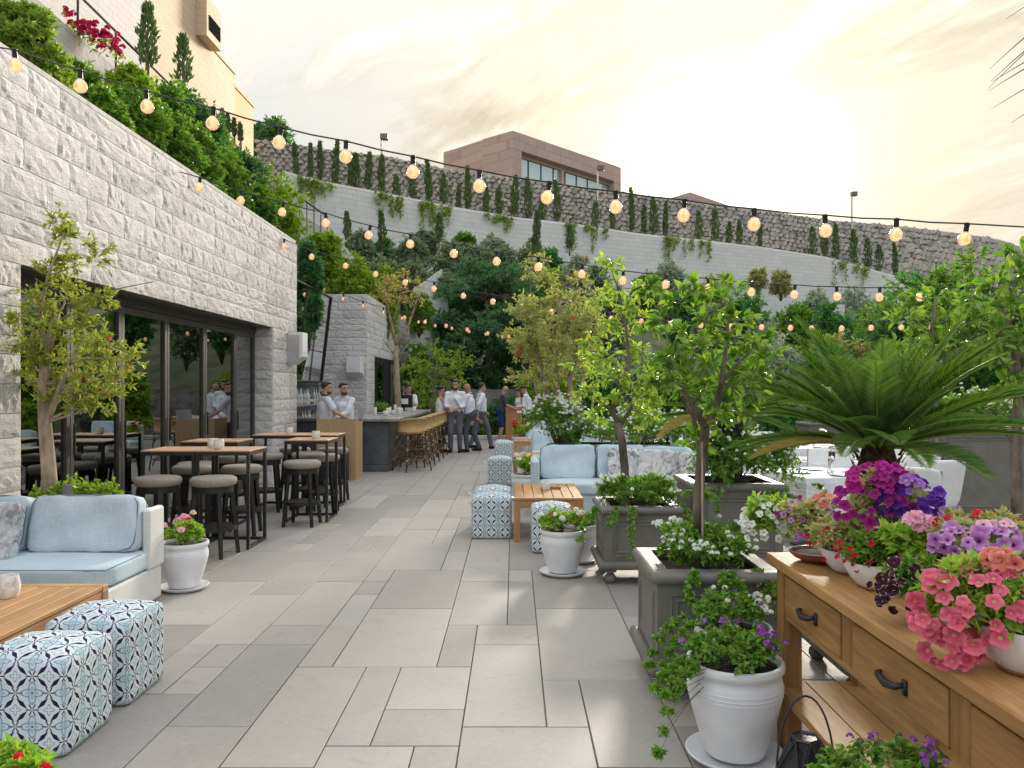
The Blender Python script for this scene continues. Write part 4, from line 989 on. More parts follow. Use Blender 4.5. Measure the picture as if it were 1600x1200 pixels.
# ------------------------------------------------------------------ bar tables and stools
def bar_table(label, x0, x1, y0, y1, h=.98):
    hx, hy = (x1-x0)/2, (y1-y0)/2; t_ = thing('bar_table', label, 'table', ((x0+x1)/2, (y0+y1)/2, 0), 0, 'high bar tables'); s_ = .03
    mb = MB(); mb.box(-hx, hx, -hy, hy, h-.014, h, bv=.002); mb.build('table_top', M['oak_top'], t_)
    for sx in (-1, 1):
        for sy in (-1, 1):
            mb = MB(); mb.box(sx*(hx-s_/2-.001)-s_/2, sx*(hx-s_/2-.001)+s_/2, sy*(hy-s_/2-.001)-s_/2, sy*(hy-s_/2-.001)+s_/2, 0, h-.052); mb.build('leg', M['black'], t_)
    mb = MB()
    for s in (-1, 1):
        mb.box(-hx+.001, hx-.001, s*(hy-s_/2-.001)-s_/2, s*(hy-s_/2-.001)+s_/2, h-.05, h-.016); mb.box(s*(hx-s_/2-.001)-s_/2, s*(hx-s_/2-.001)+s_/2, -hy+s_+.002, hy-s_-.002, h-.05, h-.016)
        mb.box(s*(hx-s_/2-.001)-s_/2+.001, s*(hx-s_/2-.001)+s_/2-.001, -hy+s_+.002, hy-s_-.002, 0.001, s_)
    mb.box(-hx+s_+.002, hx-s_-.002, hy-s_, hy-.002, .001, s_); mb.build('frame', M['black'], t_)
M['oak_top'] = wood('oak_top', (.58,.37,.20), (.44,.26,.13), (1,12,12), .5, 4, .05)
bar_table('nearest high bar table on the left, wall-side half of the pair', -3.69, -3.155, 7.81, 8.36)
bar_table('nearest high bar table on the left, aisle-side half of the pair', -3.15, -2.615, 7.81, 8.36)
bar_table('single high bar table nearest the wooden host stand', -2.73, -2.21, 9.39, 9.93)
bar_table('high bar table standing close to the glass doors', -3.86, -3.20, 9.15, 9.7)
bar_table('farthest high bar table, wall-side half of the pair', -3.45, -2.90, 10.40, 10.95); bar_table('farthest high bar table, aisle-side half of the pair', -2.895, -2.33, 10.40, 10.95)
def stool():
    t_ = thing('bar_stool', 'x', 'stool', (0,0,0), 0, 'round bar stools'); sz = .755
    mb = MB(); pr = [(.19,sz-.085),(.207,sz-.075),(.216,sz-.045),(.212,sz-.018),(.19,sz-.003),(.10,sz+.004),(.005,sz+.005)]; mb.lathe(pr, 36); auto_smooth(mb.build('seat', M['seat'], t_), 60)
    mb = MB(); mb.lathe([(.165,sz-.15),(.182,sz-.148),(.182,sz-.087),(.165,sz-.086)], 30); mb.build('seat_ring', M['darkwood'], t_)
    for k in range(4):
        a = R(45+90*k); c, s = math.cos(a), math.sin(a); mb = MB(); e = .017
        vs = []
        for rr, z, q in ((.165, sz-.10, .021), (.235, 0, .015)): vs += [(c*rr-s*u*q+c*v*q, s*rr+c*u*q+s*v*q, z) for u, v in ((-1,-1),(1,-1),(1,1),(-1,1))]
        mb.add(vs, [(0,1,2,3),(7,6,5,4),(0,4,5,1),(1,5,6,2),(2,6,7,3),(3,7,4,0)]); mb.build('leg', M['darkwood'], t_)
    mb = MB(); z = .25; rr = .20; n = 32
    mb.lathe([(rr-.012,z),(rr+.012,z),(rr+.012,z+.035),(rr-.012,z+.035)], n); mb.build('footrest_ring', M['darkwood'], t_)
    return t_
sp = stool(); spots = [(-3.40,7.55,'bar stool at the front of the nearest bar tables, wall side'), (-2.87,7.55,'bar stool at the front of the nearest bar tables, aisle side'), (-3.52,8.66,'bar stool just behind the nearest bar tables, wall side'), (-2.98,8.66,'bar stool just behind the nearest bar tables, aisle side'),
  (-3.62,9.02,'bar stool pulled up before the table near the glass doors'), (-3.58,9.92,'bar stool behind the table near the glass doors'), (-2.47,9.22,'bar stool in front of the single table nearest the host stand'), (-2.44,10.08,'bar stool behind the single table nearest the host stand'),
  (-3.22,10.28,'bar stool before the farthest bar tables, wall side'), (-2.72,10.45,'bar stool under the farthest bar tables, aisle side'), (-2.55,11.15,'bar stool behind the farthest bar tables, aisle side'), (-3.1,11.2,'bar stool behind the farthest bar tables, by the stone pier')]
for i, (x, y, lab) in enumerate(spots):
    o = sp if i == 0 else copy_tree(sp); o['label'] = lab; o.location = (x, y, 0); o.rotation_euler = (0, 0, R((i*37) % 30-15))
def candle(label, x, y, z, r=.042, h=.085):
    t_ = thing('candle_holder', label, 'candle holder', (x, y, z), 0, 'white candle holders'); rd = random.Random(int(x*100+y*37))
    mb = MB(); n = 14; pr = [(r*.8,0),(r*1.0,h*.2),(r*1.06,h*.5),(r*.98,h*.85),(r*.92,h),(r*.82,h),(r*.80,h*.3),(.004,h*.28)]; mb.lathe(pr, n)
    mb.v = [(a*(1+rd.uniform(-.05,.05)), b_*(1+rd.uniform(-.05,.05)), c) for a, b_, c in mb.v]; auto_smooth(mb.build('glass_cup', M['candle'], t_), 60)
    mb = MB(); mb.lathe([(r*.5,h*.3),(r*.5,h*.55),(.004,h*.56)], 10); mb.build('wax', M['white'], t_)
candle('candle holder on the nearest bar table, rear one of the two', -3.10, 8.14, .98, .05, .1); candle('candle holder on the nearest bar table, front one of the two', -2.98, 7.98, .98, .05, .1)
candle('candle holder on the farthest bar table', -3.03, 10.66, .98, .046, .09); candle('candle holder on the single bar table nearest the host stand', -2.41, 9.62, .98, .05, .095)
candle('white candle holder on the left teak table at the picture edge', -2.83, 4.42, .431, .06, .12); candle('rear candle holder on the right teak table', .34, 8.98, .461, .045, .09); candle('front candle holder on the right teak table', .355, 8.8, .461, .048, .085)
mb = MB(); mb.box(-.06, .06, -.04, .04, 0, .025, bv=.004); mb.box(-.05,.05,-.03,.03,.0255,.03); tag(mb.build('ashtray', M['rustic'], None, False, (.47, 8.92, .462)), 'small dark wooden ashtray on the right teak table', 'ashtray')
# ------------------------------------------------------------------ host stand, speaker, bar
hs = thing('host_stand', 'tall light oak host stand beside the bar', 'host stand', (-3.08, 13.95, 0))
mb = MB(); mb.box(-.34, .34, -.25, -.225, 0, 1.06); mb.build('front_panel', M['oak'], hs); mb = MB(); mb.box(.315, .341, -.2245, .35, 0, 1.06); mb.build('side_panel', M['oak'], hs); mb = MB(); mb.box(-.34, -.316, -.2245, .35, 0, 1.06); mb.build('side_panel', M['oak'], hs)
mb = MB(); mb.box(-.315, .314, -.224, .35, .96, .985); mb.build('top', M['oak'], hs)
lp = thing('laptop', 'open silver laptop on the oak host stand', 'laptop', (-2.86, 14.02, .986), R(-60))
mb = MB(); mb.box(-.16,.16,-.11,.11,0,.014,bv=.003); mb.build('keyboard_base', M['steel'], lp); mb = MB(); mb.box(-.16,.16,-.004,.004,0,.22,bv=.002); o = mb.build('lid', M['steel'], lp, False, (0,.11,.012), (R(-18),0,0))
mb = MB(); mb.ball((0,0,0), .02, 10, 0, (1,.1,1.1)); mb.build('emblem', M['white'], o, True, (0,.006,.11))
ss = thing('floor_speaker', 'black floor speaker box at the foot of the host stand', 'speaker', (-3.02, 13.42, 0))
mb = MB(); mb.box(-.19,.19,-.17,.17,.02,.58,bv=.01); mb.build('cabinet', M['black'], ss); mb = MB(); mb.box(-.17,.17,-.178,-.171,.04,.56); mb.build('grille', M['screen'], ss)
bc = thing('bar_counter', 'long dark stone bar counter with a pale worn top', 'bar', (-2.75, 15.1, 0))
mb = MB(); mb.box(-.35, .33, 0.02, 5.6, .12, .95, bv=.01); mb.build('bar_front', M['barfront'], bc); mb = MB(); mb.box(-.4, .37, -.03, 5.65, 0, .119, bv=.01); mb.build('plinth', M['barfront'], bc)
mb = MB(); mb.box(-.42, .56, -.10, 5.7, .952, 1.03, bv=.02); mb.build('counter_top', M['counter'], bc)
mb = MB(); mb.box(-1.9, -.425, -.06, .5, .95, 1.03, bv=.02); mb.box(-1.9, -.36, 0.02, .44, 0, .949); mb.build('return_counter', M['barfront'], bc)
bk = thing('bottle_shelf', 'back-bar shelving packed with bottles behind the host staff', 'shelf', (-4.95, 17.5, 0))
for z in (.72, 1.22): 
    mb = MB(); mb.box(-.3,.28,-2.6,2.8,z-.03,z,bv=.004); mb.build('shelf_board', M['counter'], bk)
mb = MB(); mb.box(-.32,-.3,-2.6,2.8,0,1.66); mb.build('back_panel', M['screen'], bk); mb = MB(); mb.box(-.3,.1,-2.6,2.8,1.64,1.68); mb.build('top_rail', M['black'], bk)
bcol = [(.30,.10,.04),(.55,.5,.42),(.10,.20,.10),(.5,.28,.08),(.35,.42,.5),(.65,.62,.58),(.2,.05,.03),(.12,.16,.3)]
bm_ = [pm('bottle_glass_%d' % i, c, .12, .1, 10, spec=.7) for i, c in enumerate(bcol)]; lab_m = pm('bottle_label', (.62,.58,.5), .6, .3, 30)
bd = []
for i in range(len(bcol)):
    k = 1+(i%3)*.12; mb = MB(); mb.lathe([(.036,0),(.038,.01),(.038,.16*k),(.03,.19*k),(.014,.22*k),(.013,.28*k),(.015,.285*k),(.004,.29*k)], 10); mb.lathe([(.0388,.05),(.0388,.12)], 10, m=1); o = mb.build('bottle', [bm_[i], lab_m]); auto_smooth(o, 50); bd.append(o.data); bpy.data.objects.remove(o)
rd = random.Random(5); nb = 0
for z in (.721, 1.221):
    for row, xo in enumerate((.2, .06)):
        for k in range(40):
            y = 15.15+k*.125+rd.uniform(-.02,.02)+row*.06
            if y > 20.2: continue
            if z < 1 and row: continue
            o = bpy.data.objects.new('bottle', rd.choice(bd)); COL.objects.link(o); o.location = (-4.95+xo, y, z); nb += 1
            tag(o, '%s bottle from the near end in the %s of the back bar' % (ordinal(k+1), 'lower shelf row' if z < 1 else ('upper shelf front row', 'upper shelf rear row')[row]), 'bottle', 'bottles on the back-bar shelves')
def wspk(label, x, y, z, rz):
    t_ = thing('wall_speaker', label, 'speaker', (x, y, z), rz, 'white outdoor wall speakers'); mb = MB()
    pr = [(-.22,0),(.10,0),(.22,.06),(.22,.19),(.15,.25),(-.22,.25)]   # plan outline, wall at y=0
    h0, h1 = -.27, .30; vs = [(a, -b_, h1) for a, b_ in pr]+[(a, -b_, h0+(.14*(max(0, b_-.05)/.2))) for a, b_ in pr]; n = len(pr)
    mb.add(vs, [tuple(range(n))[::-1], tuple(range(n, 2*n))]+[(i, (i+1)%n, n+(i+1)%n, n+i) for i in range(n)]); mb.build('cabinet', M['white'], t_)
    mb = MB(); mb.box(-.2,.08,-.256,-.2505,-.06,.27); mb.build('grille', M['whitechair'], t_); mb = MB(); mb.box(-.24,-.222,-.2,.03,-.25,.25); mb.build('bracket', M['steel'], t_)
wspk('white wall speaker at the corner of the restaurant building', WX+.03, 14.1, 2.28, R(90)); wspk('white wall speaker on the bar building beside its dark door', WX-.28, 21.45, 2.15, 0)
ps = thing('screen_monitor', 'black till screen on the bar in front of the barman', 'monitor', (-2.75, 19.6, 1.031))
mb = MB(); mb.box(-.24,.24,-.015,.015,.08,.40,bv=.01); mb.build('screen', M['screen'], ps); mb = MB(); mb.box(-.04,.04,-.03,.03,.012,.08); mb.box(-.1,.1,-.08,.08,0,.012); mb.build('stand', M['black'], ps); mb = MB(); mb.box(-.13,.13,-.022,-.0155,.17,.30); mb.build('receipt_panel', M['white'], ps)
rd = random.Random(9)
for k in range(11):
    x = -2.6+rd.uniform(-.3,.3); y = 16.2+k*.3+rd.uniform(-.08,.08); t_ = thing('bar_jar', '%s small pale jar along the bar counter from the host stand' % ordinal(k+1), 'jar', (x, y, 1.031), 0, 'jars and cups on the bar')
    h = rd.uniform(.09,.17); r = rd.uniform(.035,.06); mb = MB(); mb.lathe([(r*.8,0),(r,.01),(r,h*.8),(r*.85,h),(r*.7,h),(r*.7,h*.85),(.004,h*.84)], 12); auto_smooth(mb.build('body', M['candle' if k % 3 else 'white'], t_), 50); mb = MB(); mb.lathe([(r*.68,h*.86),(r*.5,h*.93),(.004,h*.95)], 10); mb.build('filling', M['rustic'] if k%2 else M['black'], t_)
def rattan():
    t_ = thing('rattan_bar_chair', 'x', 'chair', (0,0,0), 0, 'rattan bar chairs along the bar'); sz = .74
    puff('seat', .22, .21, .025, M['cane'], t_, 5, 8, (0,0,sz))
    # wrap-around woven back, front faces -x (towards bar)
    V = []; Fc = []; n = 18
    for i in range(n+1):
        a = R(-112+224*i/n); r = .26; top = sz+.27-.10*abs(a/R(112))**2
        for th in (0, .018):
            for z in (sz+.035, (sz+top)/2, top): k = 1+.10*(z-sz); V.append(((r+th)*math.cos(a)*k, (r+th)*1.03*math.sin(a)*k, z))
    for i in range(n):
        for q in range(2):
            b0, b1 = i*6, (i+1)*6; Fc.append((b0+q, b1+q, b1+q+1, b0+q+1)[::-1]); Fc.append((b0+3+q, b1+3+q, b1+4+q, b0+4+q))
        Fc.append((i*6+2, (i+1)*6+2, (i+1)*6+5, i*6+5)); Fc.append((i*6, i*6+3, (i+1)*6+3, (i+1)*6))
    mesh_np('woven_back', V, Fc, M['cane'], t_, True)
    mb = MB(); pts = []
    for i in range(n+1): a = R(-112+224*i/n); top = sz+.275-.10*abs(a/R(112))**2; k = 1+.10*(top-sz); pts.append((.27*math.cos(a)*k, .278*math.sin(a)*k, top))
    mb.tube(pts, .016, 8); mb.build('top_rail', M['cane_wrap'], t_, True)
    for sx in (-1, 1):
        for sy in (-1, 1):
            mb = MB(); a = Vector((sx*.20, sy*.20, sz-.01)); b_ = Vector((sx*.265, sy*.275, 0)); mb.tube([a, b_], .014, 7); mb.build('leg', M['bamboo'], t_, True)
            mb = MB()
            for f in (.12, .42, .70): p = a.lerp(b_, f); d = (b_-a).normalized()*.022; mb.tube([p-d, p+d], .0185, 7)
            mb.build('cane_binding', M['cane_wrap'], t_, True)
    for (f, nm) in ((.42, 'stretcher'), (.70, 'footrest')):
        mb = MB(); c = [Vector((sx*.20, sy*.20, sz)).lerp(Vector((sx*.265, sy*.275, 0)), f) for sx, sy in ((-1,-1),(1,-1),(1,1),(-1,1))]
        for i in range(4): mb.tube([c[i], c[(i+1)%4]], .011, 6)
        mb.build(nm, M['bamboo'], t_, True)
    for s in (-1, 1):
        mb = MB()
        for q in range(4):
            c = [(-1,-1),(1,-1),(1,1),(-1,1)]; (ax_, ay_), (bx_, by_) = c[q], c[(q+1)%4]; m_ = Vector(((ax_+bx_)/2*.22, (ay_+by_)/2*.22, sz-.05 if s > 0 else .30))
            for (cx_, cy_) in ((ax_, ay_), (bx_, by_)): e_ = Vector((cx_*.225, cy_*.23, sz-.26 if s > 0 else .10)); mb.tube(curve(m_, e_, ((cx_-(ax_+bx_)/2)*.05, (cy_-(ay_+by_)/2)*.05, .06), 5), .008, 5)
        mb.build('brace_arch', M['bamboo'], t_, True)
    return t_
rc = rattan()
for k in range(6):
    o = rc if k == 0 else copy_tree(rc); o.location = (-1.97+.01*k, 15.25+k*.86, 0); o.rotation_euler = (0, 0, R(-52 if k == 0 else -24+((k*53) % 9))); o['label'] = '%s rattan bar chair along the bar, counting from the nearest' % ordinal(k+1)
fs = thing('wooden_stand', 'slatted wooden reception stand at the far end of the aisle', 'stand', (.0, 23.3, 0))
for k in range(6): mb = MB(); mb.box(-.24+k*.08+.003, -.24+(k+1)*.08-.003, -.22, -.2, 0, .98); mb.build('slat', M['teak_x'], fs)
for s in (-1, 1): mb = MB(); mb.box(s*.23-.012, s*.23+.012, -.199, .2, 0, .975); mb.build('side_panel', M['teak_x'], fs)
mb = MB(); mb.box(-.25, .25, -.225, .22, .981, 1.01, bv=.004); mb.build('top', M['teak'], fs)
# ------------------------------------------------------------------ dining area on the right
def dtable(label, x, y, s=.45):
    t_ = thing('dining_table', label, 'table', (x, y, 0), R(8), 'white-clothed dining tables'); mb = MB(); mb.box(-s, s, -s, s, .735, .75, bv=.005); mb.lathe([(.05,0),(.05,.734)], 10); mb.box(-.25,.25,-.25,.25,0,.02); mb.build('table_frame', M['black'], t_)
    mb = MB(); n = 12; ring = []
    for k in range(4):
        for i in range(n): u = i/n*2-1; ring.append([(u,-1),(1,u),(-u,1),(-1,-u)][k])
    vs = [(a*(s+.004), b_*(s+.004), .7525) for a, b_ in ring]; 
    for lv, z in ((.015,.70),(.03,.5),(.05,.36)): vs += [(a*(s+lv+.02*math.sin(i*2.1)*(1 if z < .6 else .3)), b_*(s+lv+.02*math.cos(i*1.7)*(1 if z < .6 else .3)), z) for i, (a, b_) in enumerate(ring)]
    N_ = len(ring); mb.add(vs, [tuple(range(N_))]+[(k*N_+i, (k+1)*N_+i, (k+1)*N_+(i+1)%N_, k*N_+(i+1)%N_) for k in range(3) for i in range(N_)]); mb.build('tablecloth', M['cloth'], t_)
    for a in (0, 90, 180, 270):
        mb = MB(); c, s2 = math.cos(R(a)), math.sin(R(a)); mb.lathe([(.05,0),(.11,.012),(.115,.016),(.05,.006),(.004,.005)], 16, (c*.28, s2*.28, .753)); mb.build('plate', M['white'], t_)
    mb = MB(); mb.lathe([(.03,0),(.008,.01),(.006,.09),(.03,.13),(.034,.2),(.032,.2),(.028,.13),(.004,.1)], 12, (.12,.1,.753)); mb.build('wine_glass', M['clear'], t_, True)
def wchair(label, x, y, rz):
    t_ = thing('white_chair', label, 'chair', (x, y, 0), rz, 'white dining chairs')
    for sx in (-1, 1):
        for sy, zt in ((-1,.45), (1,.45)): mb = MB(); mb.tube([(sx*.22, sy*.2, 0), (sx*.23, sy*.19, zt)], .013, 6); mb.build('leg', M['steel'], t_)
        mb = MB(); mb.tube([(sx*.235,.19,.43),(sx*.24,.30,.90)], .013, 6); mb.tube([(sx*.24,-.2,.43),(sx*.25,-.2,.64),(sx*.25,.2,.66)], .013, 6); mb.build('arm_frame', M['steel'], t_)
    puff('seat', .23, .22, .018, M['whitechair'], t_, 6, 6, (0,0,.45)); puff('backrest', .25, .022, .235, M['whitechair'], t_, 7, 8, (0,.26,.69), (R(-13),0,0))
dl = [(3.12,7.9,'dining table with a flower vase left of the cycad trunk'),(3.75,9.3,'white-clothed dining table right behind the cycad trunk'),(4.3,11.5,'white-clothed dining table in the middle rows of the dining area'),(3.2,11.0,'white-clothed dining table behind the white-flowering bush'),(6.0,13.2,'white-clothed dining table far back on the right'),(4.5,14.8,'white-clothed dining table at the back beneath the fronds'),(2.6,15.0,'white-clothed dining table far back seen between the lemon trees')]
for x, y, lab in dl: dtable(lab, x, y)
vs_ = thing('flower_vase', 'slim glass vase with a cream rose on the nearest dining table', 'vase', (3.10, 7.75, .754)); mb = MB(); mb.lathe([(.025,0),(.03,.02),(.016,.10),(.02,.15),(.018,.15),(.004,.03)], 12); mb.build('glass', M['clear'], vs_, True); mb = MB(); mb.tube([(0,0,.03),(.01,0,.24)], .003, 4); mb.build('stalk', M['bronze'], vs_)
rng = np.random.default_rng(3); dots(vs_, [(.01,0,.25)], PT['cream'], .06, 'rose', rng, 30, False)
cl_ = [(3.95,7.7,R(195),'white chair nearest the console, centre right'),(3.55,7.05,R(150),'white chair with its back to the cycad trunk'),(4.05,8.3,R(190),'white chair just behind the nearest chair on the right'),(2.75,8.6,R(20),'white chair left of the nearest dining table'),(3.4,8.6,R(-30),'white chair behind the nearest dining table'),(4.4,9.6,R(-80),'white chair right of the second dining table'),(3.2,9.7,R(60),'white chair left of the second dining table'),(2.55,10.6,R(75),'white chair peeking beside the corner sofa'),(5.0,11.7,R(-80),'white chair in front of the big grey planter row'),(3.75,12.2,R(10),'white chair behind the middle dining table'),(2.6,11.6,R(80),'white chair beside the bush behind the corner sofa'),(5.4,13.0,R(80),'white chair at the far right dining table'),(4.1,15.6,R(0),'white chair at the back dining table under the fronds'),(6.7,8.8,R(-120),'white chair at the right edge beyond the big planter')]
for x, y, rz, lab in cl_: wchair(lab, x, y, rz)
# ------------------------------------------------------------------ rustic console with drawers
cs = thing('wooden_console', 'rustic wooden console table with iron-pulled drawers, crowded with flower pots', 'console table', (1.16, 2.6, 0)); y0, y1 = -1.35, .98
cz = .85
for k in range(3): mb = MB(); mb.box(-.01+k*.165+(.001 if k else 0), -.01+(k+1)*.165-.001, y0-.03, y1+.03, cz-.045, cz, bv=.005); mb.build('top_plank', M['rustic'], cs)
legs = [y1-.085, y0]
for yy in legs:
    for xx in (.03, .36): mb = MB(); mb.box(xx, xx+.085, yy, yy+.085, 0, cz-.047, bv=.005); mb.build('leg', M['rustic_x'], cs)
mb = MB(); mb.box(.04, .06, y0+.087, y1-.087, cz-.075, cz-.048); mb.box(.04,.06,y0+.087,y1-.087,cz-.27,cz-.245); mb.build('front_rail', M['rustic'], cs)
mb = MB(); mb.box(.40,.42,y0+.087,y1-.087,cz-.27,cz-.048); mb.build('back_rail', M['rustic'], cs)
mb = MB(); mb.box(.117,.358,y1-.06,y1-.04,cz-.27,cz-.048); mb.build('end_rail', M['rustic_x'], cs)
seg = [(y1-.09-.60, y1-.09), (y1-.09-1.32, y1-.09-.70), (y1-.09-2.05, y1-.09-1.42)]
for a, b_ in seg:
    mb = MB(); mb.box(.033, .055, a+.005, b_-.005, cz-.242, cz-.078, bv=.003); d = mb.build('drawer', M['rustic'], cs); yc = (a+b_)/2
    mb = MB(); mb.box(.024,.034,yc-.085,yc-.065,cz-.185,cz-.14); mb.tube([(.026,yc-.075,cz-.155),(.006,yc-.06,cz-.165),(.002,yc,cz-.175),(.008,yc+.06,cz-.165),(.026,yc+.075,cz-.165)], [.008,.011,.014,.011,.007], 6); mb.build('iron_pull', M['black'], d, True)
for a in (seg[0][0]-.10, seg[1][0]-.10): mb = MB(); mb.box(.038,.075,a+.002,a+.098,cz-.244,cz-.076); mb.build('divider', M['rustic_x'], cs)
for k in range(3): mb = MB(); mb.box(.01+k*.145+(.001 if k else 0), .01+(k+1)*.145-.001, y0-.01, y1-.005, .24, .275, bv=.003); mb.build('shelf_plank', M['rustic'], cs)
# geometric lantern
ln = thing('geometric_lantern', 'black faceted metal lantern with a wire handle beside the console', 'lantern', (1.055, 2.86, 0))
mb = MB(); n = 6
lv = [(.075,0),(.115,.13),(.115,.20),(.05,.335)]
rg = [[(r*math.cos(2*math.pi*i/n+(k%2)*math.pi/n), r*math.sin(2*math.pi*i/n+(k%2)*math.pi/n), z) for i in range(n)] for k, (r, z) in enumerate(lv)]
for k in range(3):
    for i in range(n):
        a0, a1, b0 = rg[k][i], rg[k][(i+1)%n], rg[k+1][i if k%2 == 0 else (i+1)%n]; mb.tube([a0, a1], .006, 4); mb.tube([a0, b0], .006, 4); mb.tube([a1, b0], .006, 4)
for i in range(n): mb.tube([rg[3][i], rg[3][(i+1)%n]], .006, 4)
mb.build('frame', M['black'], ln)
g = MB()
for i in range(n): g.add([rg[2][i], rg[2][(i+1)%n], rg[3][(i+1)%n], rg[3][i]], [(0,1,2,3)])
g.add(rg[3], [tuple(range(n))]); g.build('roof_panel', M['black'], ln)
g = MB()
for i in range(n): g.add([rg[0][i], rg[0][(i+1)%n], rg[1][i]], [(0,1,2)]); g.add([rg[1][i], rg[0][(i+1)%n], rg[1][(i+1)%n]], [(0,1,2)]); g.add([rg[1][i], rg[1][(i+1)%n], rg[2][(i+1)%n]], [(0,1,2)]); 
g.build('glass_panel', M['glass'], ln)
mb = MB(); mb.tube([(.105*math.cos(math.pi*i/16), 0, .20+.285*math.sin(math.pi*i/16)) for i in range(17)], .004, 6); mb.build('handle', M['black'], ln)
# ------------------------------------------------------------------ people
def apply_remesh(o, voxel, smooth=2):
    md = o.modifiers.new('r', 'REMESH'); md.mode = 'VOXEL'; md.voxel_size = voxel; md.use_smooth_shade = True
    if smooth: s = o.modifiers.new('s', 'SMOOTH'); s.iterations = smooth; s.factor = .5
    dg = bpy.context.evaluated_depsgraph_get(); dg.update(); me = bpy.data.meshes.new_from_object(o.evaluated_get(dg)); o.modifiers.clear(); old = o.data; o.data = me; bpy.data.meshes.remove(old); return o
def cap(mb, a, b_, r0, r1, n=12):
    a, b_ = Vector(a), Vector(b_); d = b_-a; L = d.length; d = d/L if L > 1e-6 else Vector((0,0,1)); pts = []; rr = []
    for t_ in (-1, -.7, -.3): pts.append(a+d*r0*t_); rr.append(max(.002, r0*math.sqrt(max(0, 1-t_*t_))))
    pts += [a, b_]; rr += [r0, r1]
    for t_ in (.3, .7, 1): pts.append(b_+d*r1*t_); rr.append(max(.002, r1*math.sqrt(max(0, 1-t_*t_))))
    mb.tube(pts, rr, n)
def ik(a, c, l1, l2, hint):
    d = c-a; L = min(d.length, (l1+l2)*.995); u = d.normalized(); x = (l1*l1-l2*l2+L*L)/(2*L); h = math.sqrt(max(0, l1*l1-x*x))
    hv = Vector(hint); hv = hv-u*hv.dot(u); hv = hv.normalized() if hv.length > 1e-4 else Vector((0,0,-1)); return a+u*x+hv*h
def hand(mb, wr, el, curl=.4, side=1):
    d = (wr-el).normalized(); s, up_, _ = frame_of(d); s = s*side; palm = wr+d*.085
    cap(mb, wr+d*.01, palm-d*.02, .024, .027, 8); cap(mb, wr+d*.03+s*.014, palm+s*.014, .017, .016, 8); cap(mb, wr+d*.03-s*.014, palm-s*.014, .017, .016, 8)
    dn = Vector((0,0,-1)); dn = (dn-d*dn.dot(d)); dn = dn.normalized() if dn.length > .1 else up_
    for k, (o_, L) in enumerate(((-.03,.062),(-.01,.076),(.011,.072),(.031,.055))):
        b0 = palm+s*o_; b1 = b0+(d*(1-curl*.5)+dn*curl*.6).normalized()*L*.55; b2 = b1+(d*(1-curl)+dn*curl*1.3).normalized()*L*.5
        cap(mb, b0, b1, .0092, .0088, 7); cap(mb, b1, b2, .0088, .0072, 7)
    t0 = wr+d*.03-s*.028; t1 = t0+(d*.5-s*.8+dn*.2).normalized()*.04; cap(mb, t0, t1, .0115, .010, 7); cap(mb, t1, t1+(d*.9-s*.2+dn*.3).normalized()*.032, .010, .008, 7)
